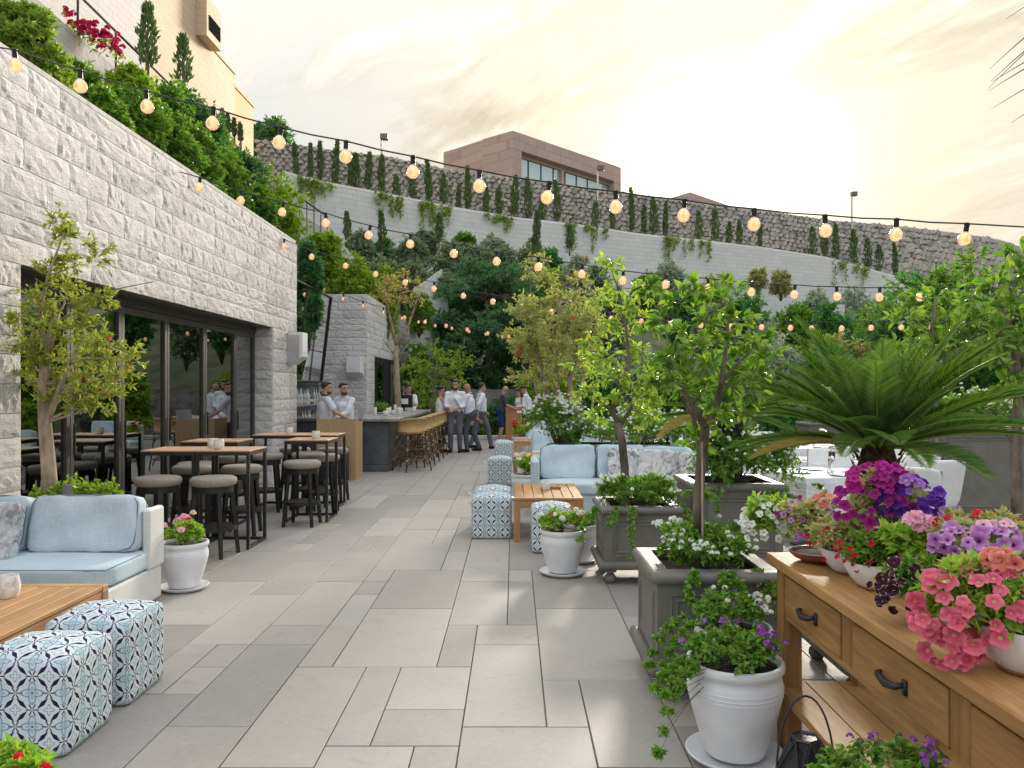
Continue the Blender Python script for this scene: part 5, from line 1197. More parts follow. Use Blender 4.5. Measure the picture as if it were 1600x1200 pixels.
def person(label, loc, yaw, h=1.75, hands=None, feet=None, lean=0.0, hyaw=0.0, htilt=0.0, top='shirt', sleeve='short', bottom='trouser', short=False, hair='short', beard=False, skin='skin', fem=False, belly=0.0, group='staff and guests on the terrace'):
    """local frame: x = person's right, y = forward"""
    t_ = thing('person', label, 'person', loc, yaw, None); k = h/1.75
    hip = Vector((0, 0, .93)); sw = .165 if fem else .19
    def ln(p): p = Vector(p)-hip; return hip+Matrix.Rotation(-lean, 3, 'X') @ p     # lean forward about the hips
    neck = ln((0,-.005,1.47)); chest = ln((0,.0,1.28)); waist = ln((0,.0,1.08)); head = ln((0,.02,1.62))
    sh = {s: ln((s*sw, -.005, 1.41)) for s in (-1, 1)}; hp = {s: Vector((s*.09, 0, .92)) for s in (-1, 1)}
    feet = feet or {-1: (-.11,0,0), 1: (.11,.03,0)}; hands = hands or {-1: (-.27,.08,.80), 1: (.27,.08,.80)}
    an = {s: Vector(feet[s])+Vector((0,-.03,.085)) for s in (-1, 1)}; kn = {s: ik(hp[s], an[s], .42, .43, (s*.08,1,0)) for s in (-1, 1)}
    wr = {}; el = {}
    for s in (-1, 1):
        w0 = Vector(hands[s]); d = w0-sh[s]
        if d.length > .545: w0 = sh[s]+d.normalized()*.545
        wr[s] = w0; el[s] = ik(sh[s], w0, .30, .255, (s*.6, -.7, -.5))
    hr = Matrix.Rotation(-hyaw, 3, 'Z') @ Matrix.Rotation(-htilt, 3, 'X')
    def hd(p): return head+hr @ Vector(p)
    b = MB()
    # head with jaw, nose, ears
    for c, r, sc_ in (((0,0,.035), .094, (.80,1.0,.98)), ((0,.028,-.045), .066, (.86,1.0,1.0)), ((0,.05,-.085), .036, (1.05,.9,.8))):
        q = MB(); q.ball((0,0,0), r, 14, 0, sc_); q.v = [tuple(hd(Vector(v)+Vector(c))) for v in q.v]; b.add(q.v, q.f)
    cap(b, hd((0,.086,.01)), hd((0,.112,-.028)), .010, .015, 8)
    for s in (-1, 1): cap(b, hd((s*.078,-.005,.012)), hd((s*.080,-.008,-.025)), .014, .010, 6)
    cap(b, hd((0,.093,-.058)), hd((0,.094,-.062)), .018, .016, 8)
    cap(b, neck+Vector((0,0,-.04)), hd((0,-.012,-.05)), .060 if not fem else .05, .055 if not fem else .046)
    cap(b, waist, chest, .095, .095); cap(b, sh[-1]*.85+chest*.15, sh[1]*.85+chest*.15, .045, .045); cap(b, hp[-1]*.8, hp[1]*.8, .085, .085)
    for s in (-1, 1):
        cap(b, sh[s]*.96+chest*.04, el[s], .046, .041); cap(b, el[s], wr[s], .041, .027); hand(b, wr[s], el[s], .55, s)
        cap(b, hp[s], kn[s], .07, .054); cap(b, kn[s], an[s], .056, .038); f = Vector(feet[s]); cap(b, f+Vector((0,-.04,.045)), f+Vector((0,.13,.035)), .035, .03)
    bo = b.build('body', M[skin], t_, True); apply_remesh(bo, .0095, 2)
    # garment for the torso
    g = MB(); e = .016
    fx = .85 if fem else 1.0
    for off, r in ((-.075, .118), (.075, .118)): cap(g, waist+Vector((off*fx,0,-.12)), chest+Vector((off*1.05,0,.0)), (r+e*.6)*(.93 if fem else 1), (r+e*.5)*(.93 if fem else 1.0))
    cap(g, waist+Vector((0,.03+belly,-.02)), chest+Vector((0,.035,0)), .115+belly*.8, .118)
    if top != 'tank': cap(g, sh[-1], sh[1], .066, .066); cap(g, chest, neck+Vector((0,0,-.035)), .12, .074)
    else: cap(g, sh[-1]*.55+chest*.45, sh[1]*.55+chest*.45, .085, .085); cap(g, chest, ln((0,.0,1.36)), .11, .09); 
    if top != 'tank':
        for s in (-1, 1):
            if sleeve == 'short': cap(g, sh[s], sh[s].lerp(el[s], .72), .069, .064)
            else:
                cap(g, sh[s], el[s], .067, .055); cap(g, el[s], el[s].lerp(wr[s], .45 if sleeve == 'rolled' else .9), .055, .045)
    go = g.build('shirt' if top != 'tank' else 'tank_top', M[top], t_, True); apply_remesh(go, .014, 3)
    if top in ('shirt', 'polo'):
        c = MB(); pts = [neck+Matrix.Rotation(-lean, 3, 'X') @ Vector((.072*math.sin(a), .066*math.cos(a)+.008, .012-.02*math.cos(a))) for a in [R(20+320*i/16) for i in range(17)]]; c.tube(pts, .014, 6); c.build('collar', M['dkjean' if top == 'polo' else 'shirt'], t_, True)
    # trousers
    l = MB()
    cap(l, hp[-1]+Vector((0,0,.03)), hp[1]+Vector((0,0,.03)), .128, .128); cap(l, Vector((-.05,0,.98)), Vector((.05,0,.98)), .135+belly*.3, .135+belly*.3)
    for s in (-1, 1):
        if short: cap(l, hp[s], hp[s].lerp(kn[s], .93), .108, .092)
        else: cap(l, hp[s], kn[s], .104, .076); cap(l, kn[s], an[s]+Vector((0,0,.01)), .074, .056)
    lo = l.build('shorts' if short else 'trousers', M[bottom], t_, True); apply_remesh(lo, .014, 3)
    for s in (-1, 1):
        q = MB(); f = Vector(feet[s]); cap(q, f+Vector((0,-.055,.045)), f+Vector((0,.14,.036)), .044, .038); cap(q, f+Vector((0,-.05,.05)), f+Vector((0,-.02,.085)), .042, .045)
        q.v = [(x, y, max(z, f.z+.001)) for x, y, z in q.v]; q.build('shoe', M['white' if short else 'shoe'], t_, True)
    # eyes, brows, mouth
    for s in (-1, 1):
        q = MB(); q.ball((0,0,0), .0105, 8, 0, (1.2,.6,.8)); q.v = [tuple(hd(Vector(v)+Vector((s*.030,.081,.012)))) for v in q.v]; q.build('eye', M['screen'], t_, True)
        q = MB(); q.tube([hd((s*.014,.090,.032)), hd((s*.046,.078,.034))], .005, 5); q.build('eyebrow', M['hair'], t_)
    q = MB(); q.tube([hd((-.022,.103,-.060)), hd((0,.109,-.058)), hd((.022,.103,-.060))], .0042, 5); q.build('mouth', M['lips'], t_)
    if hair != 'bald':
        q = MB(); 
        for c, r, sc_ in (((0,-.020,.055), .098, (.86,.96,.90)), ((0,.035,.098), .055, (1.2,1.0,.55))): z = MB(); z.ball((0,0,0), r, 14, 0, sc_); q.add([tuple(hd(Vector(v)+Vector(c))) for v in z.v], z.f)
        if hair == 'bun': z = MB(); z.ball((0,0,0), .045, 10); q.add([tuple(hd(Vector(v)+Vector((0,-.125,.04)))) for v in z.v], z.f)
        apply_remesh(q.build('hair', M['hair'], t_, True), .010, 1)
    if beard:
        q = MB()
        for i in range(9): a = R(-80+20*i); cap(q, hd((.062*math.sin(a), .018+.064*math.cos(a), -.070)), hd((.05*math.sin(a), .02+.060*math.cos(a), -.100)), .014, .014, 6)
        apply_remesh(q.build('beard', M['beard'], t_, True), .011, 1)
    t_.scale = (k, k, k); return t_
M['lips'] = pm('lips', (.30,.10,.08), .5, .05, 10); M['wtee'] = M['tank']
person('man in a pale polo shirt with dark collar leaning on the host stand', (-3.50, 14.55, 0), R(-62), 1.72, hands={-1: (-.10,.44,1.08), 1: (.36,.36,1.06)}, hyaw=R(22), top='polo', beard=True, lean=R(3))
person('bearded man in a white shirt standing behind the open laptop', (-3.22, 15.0, 0), R(150), 1.70, hands={-1: (-.16,.40,1.08), 1: (.22,.36,1.05)}, hyaw=R(-75), sleeve='long', beard=True)
person('barman in a white t-shirt behind the till screen', (-2.92, 21.9, 0), R(165), 1.68, hands={-1: (-.22,.30,1.02), 1: (.22,.30,1.0)}, hyaw=R(-60), top='wtee')
person('woman in a white sleeveless top standing by the rattan chairs', (-1.83, 19.7, 0), R(-75), 1.66, hands={-1: (-.10,.36,1.08), 1: (.12,.34,1.06)}, hyaw=R(0), htilt=R(14), top='tank', bottom='dkjean', hair='bun', fem=True)
person('tall bearded man in a white shirt facing the camera', (-1.45, 19.55, 0), R(178), 1.80, hands={-1: (-.06,.27,1.08), 1: (.10,.28,1.06)}, sleeve='rolled', bottom='trouser2', beard=True, htilt=R(5))
person('bald man in a white shirt reading a large menu board', (-1.08, 19.7, 0), R(80), 1.72, hands={-1: (-.10,.40,1.18), 1: (.14,.40,1.22)}, sleeve='rolled', htilt=R(28), hair='bald', belly=.05, lean=R(5), skin='skin2', feet={-1: (-.10,.10,0), 1: (.10,-.18,.02)})
person('dark-haired man in a white shirt walking away to the right', (-.86, 20.75, 0), R(-72), 1.74, hands={-1: (-.27,.22,.95), 1: (.26,-.16,.92)}, sleeve='rolled', bottom='trouser2', feet={-1: (-.08,-.25,.02), 1: (.08,.28,0)})
person('man in a dark grey t-shirt and blue shorts leaning on the wooden stand', (-.42, 23.2, 0), R(-85), 1.68, hands={-1: (-.12,.45,1.06), 1: (.18,.44,1.03)}, top='tee', bottom='shorts', short=True, hair='bald', htilt=R(32), lean=R(12))
person('man in a white shirt bending over the far side of the wooden stand', (.47, 23.35, 0), R(82), 1.70, hands={-1: (-.12,.38,1.06), 1: (.16,.36,1.06)}, sleeve='long', htilt=R(35), lean=R(14))
person('dark-haired woman half hidden behind the wooden stand, looking down', (.22, 23.85, 0), R(120), 1.60, hands={-1: (-.12,.30,1.08), 1: (.12,.30,1.08)}, htilt=R(35), lean=R(10), hair='bun', fem=True, top='tank')
mbd = thing('menu_board', 'large pale folded menu held by the bald man', 'menu', (-1.36, 19.52, 1.17), R(15))
for s in (-1, 1):
    mb = MB(); mb.box(-.006, .006, -.16 if s < 0 else .0, 0 if s < 0 else .16, -.22, .22); mb.build('cover', M['paper'], mbd, False, None, (0, R(-32), R(8*s)))
# ------------------------------------------------------------------ string lights
bulb_m = {}
def bulb_data(s):
    mb = MB(); mb.lathe([(.004,-.050),(.018,-.047),(.034,-.036),(.042,-.018),(.043,0),(.038,.018),(.026,.034),(.016,.046),(.014,.054)], 16); o = mb.build('bulb', M['bulb'], None, True); d = o.data; bpy.data.objects.remove(o)
    mb = MB(); mb.lathe([(.004,-.024),(.016,-.020),(.020,-.006),(.013,.010),(.006,.03)], 8); o = mb.build('filament', M['filament'], None, True); f = o.data; bpy.data.objects.remove(o)
    mb = MB(); mb.lathe([(.017,.050),(.019,.056),(.0185,.10),(.021,.104),(.021,.118),(.010,.124)], 12); o = mb.build('socket', M['black'], None, False); auto_smooth(o, 40); k = o.data; bpy.data.objects.remove(o)
    return d, f, k
BD, BF, BK = bulb_data(1)
def string(label, Y, pts, sc=1.0, ends=None):
    P_ = [D(px, py, Y if not callable(Y) else Y(px)) for px, py in pts]; mid = P_[len(P_)//2]
    t_ = thing('string_light', label, 'string lights', mid, 0, 'festoon strings over the terrace'); mb = MB()
    wire = [q+Vector((0,0,.115*sc)) for q in P_]; full = ([D(*ends[0])] if ends else [])+wire+([D(*ends[1])] if ends else []); out = []
    for a, b_ in zip(full, full[1:]): out += [a, (a+b_)/2-Vector((0,0,.008))]
    out.append(full[-1]); mb.tube([p-mid for p in out], .0045*sc+.002, 5); mb.build('cable', M['black'], t_)
    rd = random.Random(len(pts))
    for p in P_:
        s = bpy.data.objects.new('socket', BK); b_ = bpy.data.objects.new('bulb', BD); f = bpy.data.objects.new('filament', BF)
        for o in (s, b_, f): COL.objects.link(o)
        s.parent = t_; s.location = p-mid; s.scale = (sc,)*3; s.rotation_euler = (rd.uniform(-.12,.12), rd.uniform(-.05,.18), 0); b_.parent = s; f.parent = s; b_.scale = (1.13, 1.13, 1.08)
string('nearest string of large amber bulbs crossing the whole sky', 6.0, [(25,102),(126,134),(230,166),(332,192),(436,222),(540,244),(645,268),(749,290),(855,308),(962,323),(1068,336),(1178,350),(1290,360),(1400,366),(1507,373)], 1.0, ((-60,62,6.0), (1680,356,6.0)))
string('second string of bulbs running from the wall over the aisle to the right', 9.45, [(248,272),(311,292),(376,313),(441,331),(509,348),(576,367),(641,381),(709,396),(776,408),(841,417),(909,428),(973,438),(1040,444),(1107,450),(1174,456),(1241,460),(1308,463),(1374,464),(1438,464),(1504,463)], 1.0, ((232,258,9.45), (1660,452,9.45)))
string('third string of bulbs starting at the corner of the restaurant building', 13.6, [(443,384),(487,401),(540,415),(587,428),(633,441),(678,451),(724,462),(770,471),(815,478),(862,487),(908,493),(955,498),(1002,502),(1048,506),(1095,508),(1142,510),(1190,511),(1235,512),(1268,513),(1315,513),(1361,512),(1408,511),(1455,510)], 1.0, ((405,366,13.6), (1600,500,13.6)))
string('fourth string of small bulbs over the bar from the mirror', 19.3, [(505,452),(536,467),(567,478),(599,488),(632,496),(664,503),(697,509),(730,515),(762,521),(795,526),(828,530),(860,533),(893,535)], 1.0, ((490,445,19.3), (960,535,19.3)))
string('fifth and farthest string of small bulbs before the dark tree', 24.0, [(628,497),(654,503),(680,509),(706,513),(733,518),(759,522),(785,526),(811,530),(838,532)], 1.0, ((610,490,24.0), (900,536,24.0)))
# ------------------------------------------------------------------ cycads
def cycad(label, base, tz, frond_len, seed, n=46, trunk_r=.115, dropmin=-25):
    rng = np.random.default_rng(seed); t_ = thing('cycad_palm', label, 'palm', base); h = tz-base[2]; mb = MB(); mb.lathe([(trunk_r*1.05,-.1),(trunk_r*1.1,h*.3),(trunk_r,h*.8),(trunk_r*.7,h)], 18); mb.build('trunk', M['palmtrunk'], t_)
    sc_ = MB()
    for k in range(150):
        a = k*2.39996; z = h*(.02+.98*k/150); rr = trunk_r*1.05; c, s = math.cos(a), math.sin(a)
        sc_.add([(c*rr-s*.022, s*rr+c*.022, z-.02), (c*rr+s*.022, s*rr-c*.022, z-.02), (c*(rr+.035), s*(rr+.035), z+.035)], [(0,1,2)])
    o = sc_.build('leaf_scar', M['palmtrunk'], t_); o['kind'] = 'stuff'
    for i in range(n):
        f = i/(n-1); az = i*2.39996+rng.uniform(-.2,.2); el0 = R(82-69*f+rng.uniform(-8,8)); L = frond_len*rng.uniform(.85,1.1)*(1-.25*(f < .15)); k = 16
        pts = []; p = Vector((math.cos(az)*.04, math.sin(az)*.04, h-.01)); e = el0
        dirs = []
        for j in range(k+1):
            d = Vector((math.cos(az)*math.cos(e), math.sin(az)*math.cos(e), math.sin(e))); pts.append(p.copy()); dirs.append(d); p = p+d*L/k; e -= R(1.0+rng.uniform(0,1.7)+f*.4)
        mb = MB(); mb.tube(pts, [.009*(1-.8*j/k) for j in range(k+1)], 5); 
        P_, D_, N_, LL = [], [], [], []
        m = 58
        for j in range(m):
            u = .10+.90*j/(m-1); q = u*k; a = min(int(q), k-1); fr_ = q-a; pp = pts[a].lerp(pts[a+1], fr_); d = dirs[a]; s = d.cross(Vector((0,0,1))); s = s.normalized() if s.length > .05 else Vector((-math.sin(az), math.cos(az), 0)); nn = s.cross(d).normalized()
            ll = L*.21*math.sin(math.pi*(.12+.86*u))**.7
            for sd in (-1, 1): P_.append(pp); D_.append(d*(.55+.6*u)+s*sd*1.0+nn*.42); N_.append(nn); LL.append(ll*rng.uniform(.9,1.1))
        V, Fc = leaf_geo(np.array(P_), np.array(D_), np.array(N_), np.array(LL), np.full(len(LL), .0068), 'diamond', .12)
        fo = mesh_np('frond', V, Fc, LM['palm' if i < n-1 else 'dryleaf'], t_); mb.build('midrib', M['bronze'] if False else LM['vine'], fo, True)
    return t_
cycad('big cycad palm with arching feathery fronds above the flower console', (2.03, 4.41, .58), 1.27, .80, 4, 60)
cycad('smaller cycad palm mostly hidden behind the lemon tree', (1.88, 6.95, .72), 1.32, .80, 9, 34)
# ------------------------------------------------------------------ potted and planter plants
def lantana(label, c, rx, ry, rz, base_z, seed, fl='white', n=26, nf=60, size=.022, L=.035, tw=15, pr=10, trail=0, lm='lant', name='lantana_plant', cat='plant', extra_cols=(), r=None, petals=9):
    rng = np.random.default_rng(seed+77); cl = blobs(rng, c, (rx, ry, rz), n, r or min(rx, ry, rz)*.6, .7, -.25)
    for k in range(trail):
        a = rng.uniform(-3.5, -1.7) if rx < .3 else rng.uniform(-2.6, -.3); p = np.array([c[0]+rx*1.05*math.cos(a), c[1]+ry*1.05*math.sin(a), base_z+.02])
        ln_ = rng.integers(4, 8)
        for q in range(ln_): cl.append((p+np.array([math.cos(a)*(.05*q-.003*q*q), math.sin(a)*(.04*q-.003*q*q), .02-.018*q-.006*q*q]), .022))
    def ex(root, P, rg):
        flowering(PT[fl], int(nf*1.5), size, petals, 'blossom', out=L*.9)(root, P, rg)
        for (cc, k, s) in extra_cols: flowering(PT[cc], k, s, petals, cc+'_blossom', out=L*.9)(root, P, rg)
    return plant(name, label, cat, Vector((c[0], c[1], base_z)), cl, LM[lm], L*.72, L*.45, tw, pr, seed, extra=ex, trunk_name='stem', crown_name='foliage', twig_r=.0016, stem_r=.004, spread=.6)
lantana('white-flowering lantana filling the nearest grey planter', (1.04, 4.36, .71), .36, .33, .13, .60, 1, nf=70, size=.032, L=.042, trail=5, n=38)
lantana('white-flowering lantana filling the second grey planter', (1.02, 6.72, .70), .42, .38, .15, .57, 2, nf=110, size=.034, trail=5, n=40, L=.045)
lantana('dense white-flowering bush in the taller grey planter', (1.92, 6.8, .93), .62, .48, .27, .74, 3, nf=120, size=.032, n=44, L=.048, trail=4, lm='green')
lantana('white-flowering hedge filling the trough behind the corner sofa', (1.75, 11.65, .92), 1.35, .45, .26, .72, 4, nf=240, size=.045, n=60, L=.06, r=.26)
lantana('pale flowering bush spilling over the near end of the trough', (.62, 11.7, 1.12), .45, .4, .28, .72, 5, nf=200, size=.05, n=26, L=.055, r=.22)
lantana('white-flowering plants on the big planter at the far right', (5.6, 9.9, 1.28), .75, .5, .2, 1.06, 6, nf=120, size=.04, n=30, L=.06, r=.22)
lantana('flowering bushes beyond the dining tables', (7.2, 16.2, 1.2), 1.4, .5, .35, .84, 7, nf=160, size=.06, n=34, L=.08, r=.32)
lantana('purple lantana spilling from the largest white pot', (.955, 3.40, .47), .23, .21, .085, .40, 8, fl='violet', nf=18, size=.034, n=26, L=.034, trail=3)
lantana('white and lilac lantana in the pot against the nearest planter', (1.05, 3.80, .51), .22, .18, .09, .43, 9, fl='white', nf=26, size=.03, n=20, L=.036, extra_cols=(('violet', 8, .026),), trail=2)
lantana('purple lantana sprigs rising from the bottom right corner', (1.05, 2.28, .46), .24, .16, .13, .34, 10, fl='violet', nf=16, size=.026, n=18, L=.032, extra_cols=(('lilac', 9, .02),), r=.07)
lantana('geranium leaves poking up in the bottom left corner', (-1.42, 2.25, .47), .15, .13, .08, .36, 11, fl='red', nf=4, size=.03, n=12, L=.055, lm='geran')
lantana('white geranium plant in the pot by the right teak table', (.42, 6.79, .44), .20, .18, .09, .36, 12, fl='white', nf=12, size=.05, n=16, L=.05, lm='geran', extra_cols=(('pink', 4, .04),), petals=16)
lantana('pink and white geraniums in the pot beside the left sofa', (-2.62, 6.28, .44), .19, .17, .09, .35, 13, fl='pale', nf=6, size=.065, n=18, L=.045, lm='geran', extra_cols=(('cream', 4, .055), ('red', 2, .04)), petals=18)
lantana('white flowering plant in the pot between the teak tables', (.16, 11.3, .46), .2, .18, .13, .34, 14, fl='white', nf=14, size=.05, n=14, L=.06, lm='geran')
lantana('plant in the half-hidden pot behind the one by the teak table', (.62, 7.28, .38), .16, .14, .08, .32, 15, fl='pink', nf=4, size=.04, n=10, L=.045, lm='geran')
lantana('red geraniums behind the farthest teak table', (.15, 18.1, .62), .2, .18, .16, .45, 16, fl='red', nf=10, size=.09, n=12, L=.07, lm='geran')
lantana('low leafy herbs in a box on the bar', (-2.95, 17.6, 1.14), .14, .5, .08, 1.04, 17, fl='white', nf=1, size=.01, n=24, L=.05, lm='green', r=.09)
# flowers crowding the console
def bowl(label, x, y, r, h, mat='pot', name='white_bowl'):
    t_ = thing(name, label, 'bowl' if h < .12 else 'plant pot', (x, y, .851)); mb = MB(); mb.lathe([(r*.5,0),(r*.55,.004),(r*.8,h*.35),(r*.97,h*.75),(r,h),(r*.93,h),(r*.88,h*.75),(.004,h*.7)], 30); auto_smooth(mb.build('body', M[mat], t_), 50)
    mb = MB(); mb.lathe([(r*.87,h*.70),(r*.87,h*.80),(.004,h*.86)], 18); mb.build('soil', M['soil'], t_)
    if mat == 'pot': mb = MB(); mb.lathe([(r*.52,.0005),(r*.60,.003),(r*.60,.010),(r*.5,.010)], 24); mb.build('clay_foot', M['clay'], t_)
bowl('terracotta dish of faded petunias at the left end of the console', 1.31, 3.42, .115, .045, 'clay', 'clay_dish'); bowl('rear white bowl of verbena on the console', 1.37, 3.22, .115, .095); bowl('front white bowl of red verbena on the console', 1.37, 2.97, .125, .10)
t_ = thing('pink_pot', 'dusty pink pot of pale geraniums in the middle of the console', 'plant pot', (1.50, 2.83, .851)); mb = MB(); mb.lathe([(.075,0),(.08,.004),(.108,.13),(.112,.135),(.112,.155),(.10,.155),(.095,.13),(.004,.125)], 30); auto_smooth(mb.build('body', M['pinkpot'], t_), 50); mb = MB(); mb.lathe([(.096,.126),(.096,.132),(.004,.14)], 16); mb.build('soil', M['soil'], t_)
bowl('white pot of pink petunias at the near end of the console', 1.37, 2.10, .13, .12); bowl('white bowl of burgundy petunias near the middle of the console', 1.42, 2.48, .12, .10); bowl('white bowl of purple petunias at the back of the console', 1.52, 3.16, .12, .11); bowl('white bowl of lilac petunias at the right back of the console', 1.56, 2.45, .12, .11)
def bed(label, c, rad, seed, cols, lm='straw', nl=16, L=.032, size=.026, face=(-.45,-.7,.55), hang=0, lmat2=None):
    rng = np.random.default_rng(seed+300); cl = blobs(rng, c, rad, nl, min(rad)*.55, .65, -.3); base = Vector((c[0], c[1], .93))
    t_ = plant('petunia_plant', label, 'plant', base, cl, LM[lm], L, L*.5, 10, 9, seed, trunk_name='stem', crown_name='foliage', twig_r=.0016, stem_r=.004, spread=.6)
    B = np.array(base); fa = np.array(face)/np.linalg.norm(face)
    for (col, k, sz, cc, rr, th) in cols:
        d = rsphere(rng, k*6); d = d[(d@fa) > -.05][:k]; cc = np.array(cc if cc is not None else c); rr = np.array(rr if rr is not None else rad)
        p = cc+d*rr*rng.uniform(.85,1.1,(len(d),1)); put_flowers(t_, p-B, unit(d*.6+fa*.9+rng.normal(size=d.shape)*.25), col, sz, rng, th)
    return t_
def pz(px, py, Y): return tuple(D(px, py, Y))
bed('white petunias hanging off the left end of the console', pz(1200,815,3.62), (.12,.11,.10), 1, [('white', 49, .024, None, None, 'throat_y')], 'geran')
bed('faded pink and lilac petunias in the terracotta dish', pz(1262,815,3.42), (.12,.11,.10), 2, [('salmon', 9, .026, pz(1290,785,3.4), (.06,.05,.03), 'throat_y'), ('lilac', 20, .020, None, None, 'throat'), ('magenta', 6, .022, None, None, 'throat')], 'straw', 20)
bed('tall mound of magenta and deep purple petunias at the back of the console', pz(1395,790,3.12), (.20,.13,.15), 3, [('magenta', 58, .030, pz(1368,778,3.08), (.15,.10,.13), 'throat'), ('purple', 37, .031, pz(1420,785,3.04), (.12,.08,.09), 'throat'), ('violet', 4, .032, pz(1420,758,2.98), (.04,.03,.03), 'throat_y'), ('magenta', 16, .032, pz(1390,742,3.08), (.05,.05,.04), 'throat'), ('salmon', 7, .026, pz(1345,752,3.1), (.05,.05,.04), 'throat_y')], 'straw', 24)
bed('red verbena with seed heads in the rear white bowl', pz(1305,842,3.2), (.12,.11,.085), 4, [('red', 13, .015, None, None, 'throat'), ('salmon', 6, .015, None, None, 'throat')], 'straw', 20)
bed('red verbena in the front white bowl', pz(1362,862,2.96), (.13,.12,.075), 5, [('red', 34, .016, None, None, 'throat'), ('burg', 11, .013, None, None, 'throat')], 'green', 20)
def geran_head(root, B, px, py, Y, col, size, rng, k=26): dots(root, [np.array(D(px, py, Y))-B], PT[col], size, 'flower_head', rng, k, False)
gp_ = bed('pale pink geranium in the dusty pink pot', pz(1440,850,2.82), (.13,.11,.06), 6, [], 'geran', 14, .05); rng = np.random.default_rng(5)
for q in ((1432,812),(1446,818),(1438,824),(1424,815)): geran_head(gp_, np.array(gp_.location), q[0], q[1], 2.74, 'pale', .07, rng)
bed('dark burgundy petunias with white edges near the middle of the console', pz(1440,915,2.50), (.15,.11,.085), 7, [('burg', 43, .027, None, None, 'throat')], 'lant', 18)
bed('coral pink petunias cascading over the near end of the console', pz(1530,945,2.12), (.18,.12,.11), 8, [('pink', 69, .033, None, None, 'throat_y'), ('pink', 24, .033, pz(1490,1010,2.12), (.07,.06,.05), 'throat_y'), ('salmon', 10, .034, pz(1580,880,2.1), (.08,.05,.04), 'throat')], 'geran', 24)
bed('lilac and red petunias at the right back of the console', pz(1545,835,2.55), (.20,.12,.06), 9, [('lilac', 24, .034, pz(1530,845,2.45), (.14,.06,.045), 'throat'), ('red', 31, .024, pz(1545,822,2.6), (.16,.07,.04), 'throat'), ('pale', 7, .032, pz(1560,832,2.45), (.1,.05,.03), 'throat')], 'straw', 20)
bed('reddish verbena mat between the pots on the console', pz(1480,838,2.85), (.13,.1,.06), 10, [('red', 20, .02, None, None, 'throat'), ('violet', 7, .022, pz(1490,805,2.9), (.08,.05,.03), 'throat_y')], 'straw', 16)
# ------------------------------------------------------------------ trees on the terrace
def pc(lst, Y, r, jit=.12, seed=0):
    rg = np.random.default_rng(seed+50); return [(np.array(D(x, y, Y+rg.uniform(-jit, jit)*2)), r*rg.uniform(.8,1.25)) for x, y in lst]
def pth(lst, Y): return [D(x, y, Y) for x, y in lst]
pb = planter('low grey planter box hidden behind the left sofa', -3.97, -3.0, 6.02, 6.5, .66, False)
def scatter_fruit(cols, n, size):
    def ex(root, P, rng):
        for i in range(n):
            p = P[rng.integers(len(P))]; mb = MB(); s = size*rng.uniform(.7,1.2); mb.ball((0,0,0), s, 8, 0, (1,1,.95)); mb.lathe([(s*.35,s*.8),(s*.5,s*1.3),(s*.3,s*1.25)], 6); o = mb.build('fruit', PT[cols[i % len(cols)]], root, True, Vector(p)-Vector((0,0,s)))
    return ex
Y = 6.2
plant('pomegranate_tree', 'small pomegranate tree with yellow-green leaves before the glass doors', 'tree', D(78, 800, Y),
  pc([(60,470),(92,455),(122,480),(58,515),(100,520),(140,535),(172,560),(112,560),(150,590),(188,592),(62,575),(98,600),(132,615),(45,545),(78,420),(112,412),(150,402),(100,372),(122,640),(34,500),(22,540),(204,560),(95,350),(160,470),(40,600),(175,620),(150,640),(82,545),(128,505),(70,490),(110,585),(165,535),(85,630)], Y, .15), LM['pome'], .046, .016, 17, 14, 5,
  trunks=[(pth([(80,800),(76,730),(70,660),(67,600),(75,545),(88,490)], Y), .062, .028), (pth([(72,660),(90,615),(108,570),(130,530)], Y), .03, .014), (pth([(75,545),(60,500),(75,430),(100,365)], Y), .02, .006), (pth([(95,500),(140,470),(180,452),(240,440)], Y), .008, .003)], bark='palebark', stem_r=.006, twig_r=.0022, kind='diamond', extra=scatter_fruit(('red','orange','red'), 14, .016))
lantana('yellow-green ground plants under the pomegranate tree', (-3.5, 6.25, .74), .42, .2, .09, .62, 31, fl='white', nf=2, size=.01, n=22, L=.045, lm='bright', r=.09)
mb = MB(); mb.lathe([(.03,0),(.035,.02),(.035,.1),(.02,.1)], 12); mb.tube([(0,0,-.2),(0,0,.02)], .008, 5); o = tag(mb.build('garden_spotlight', M['planter'], None, False, (-3.42, 6.05, .76)), 'small grey garden spotlight under the pomegranate tree', 'spotlight')
rg = np.random.default_rng(8); cl = []
for k in range(64):
    a = rg.uniform(0, 6.28); r_ = math.sqrt(rg.uniform(0,1)); cl.append((870+74*r_*math.cos(a)*(1.0), 518+82*r_*math.sin(a)))
cl += [(832,428),(838,410),(905,440),(925,470),(808,590),(815,560),(940,520)]
Y = 11.8
plant('pomegranate_tree', 'multi-stemmed pomegranate tree with dry yellowish foliage in the trough', 'tree', D(882, 690, Y), pc(cl, Y, .225, .25, 2), LM['pome2'], .055, .02, 15, 13, 6,
  trunks=[(pth([(880,695),(862,640),(848,590),(838,540),(835,480)], Y), .055, .02), (pth([(884,695),(874,640),(868,580),(872,520),(875,460)], Y+.1), .06, .02), (pth([(890,695),(893,640),(890,590),(905,540),(920,500)], Y-.05), .06, .018), (pth([(896,695),(905,640),(908,600),(925,560)], Y+.05), .05, .018), (pth([(872,695),(846,640),(836,600),(815,570)], Y), .04, .015), (pth([(900,690),(925,640),(930,600)], Y), .035, .012)], bark='palebark', stem_r=.008, twig_r=.003, extra=scatter_fruit(('orange','red'), 16, .03))
Y = 6.72
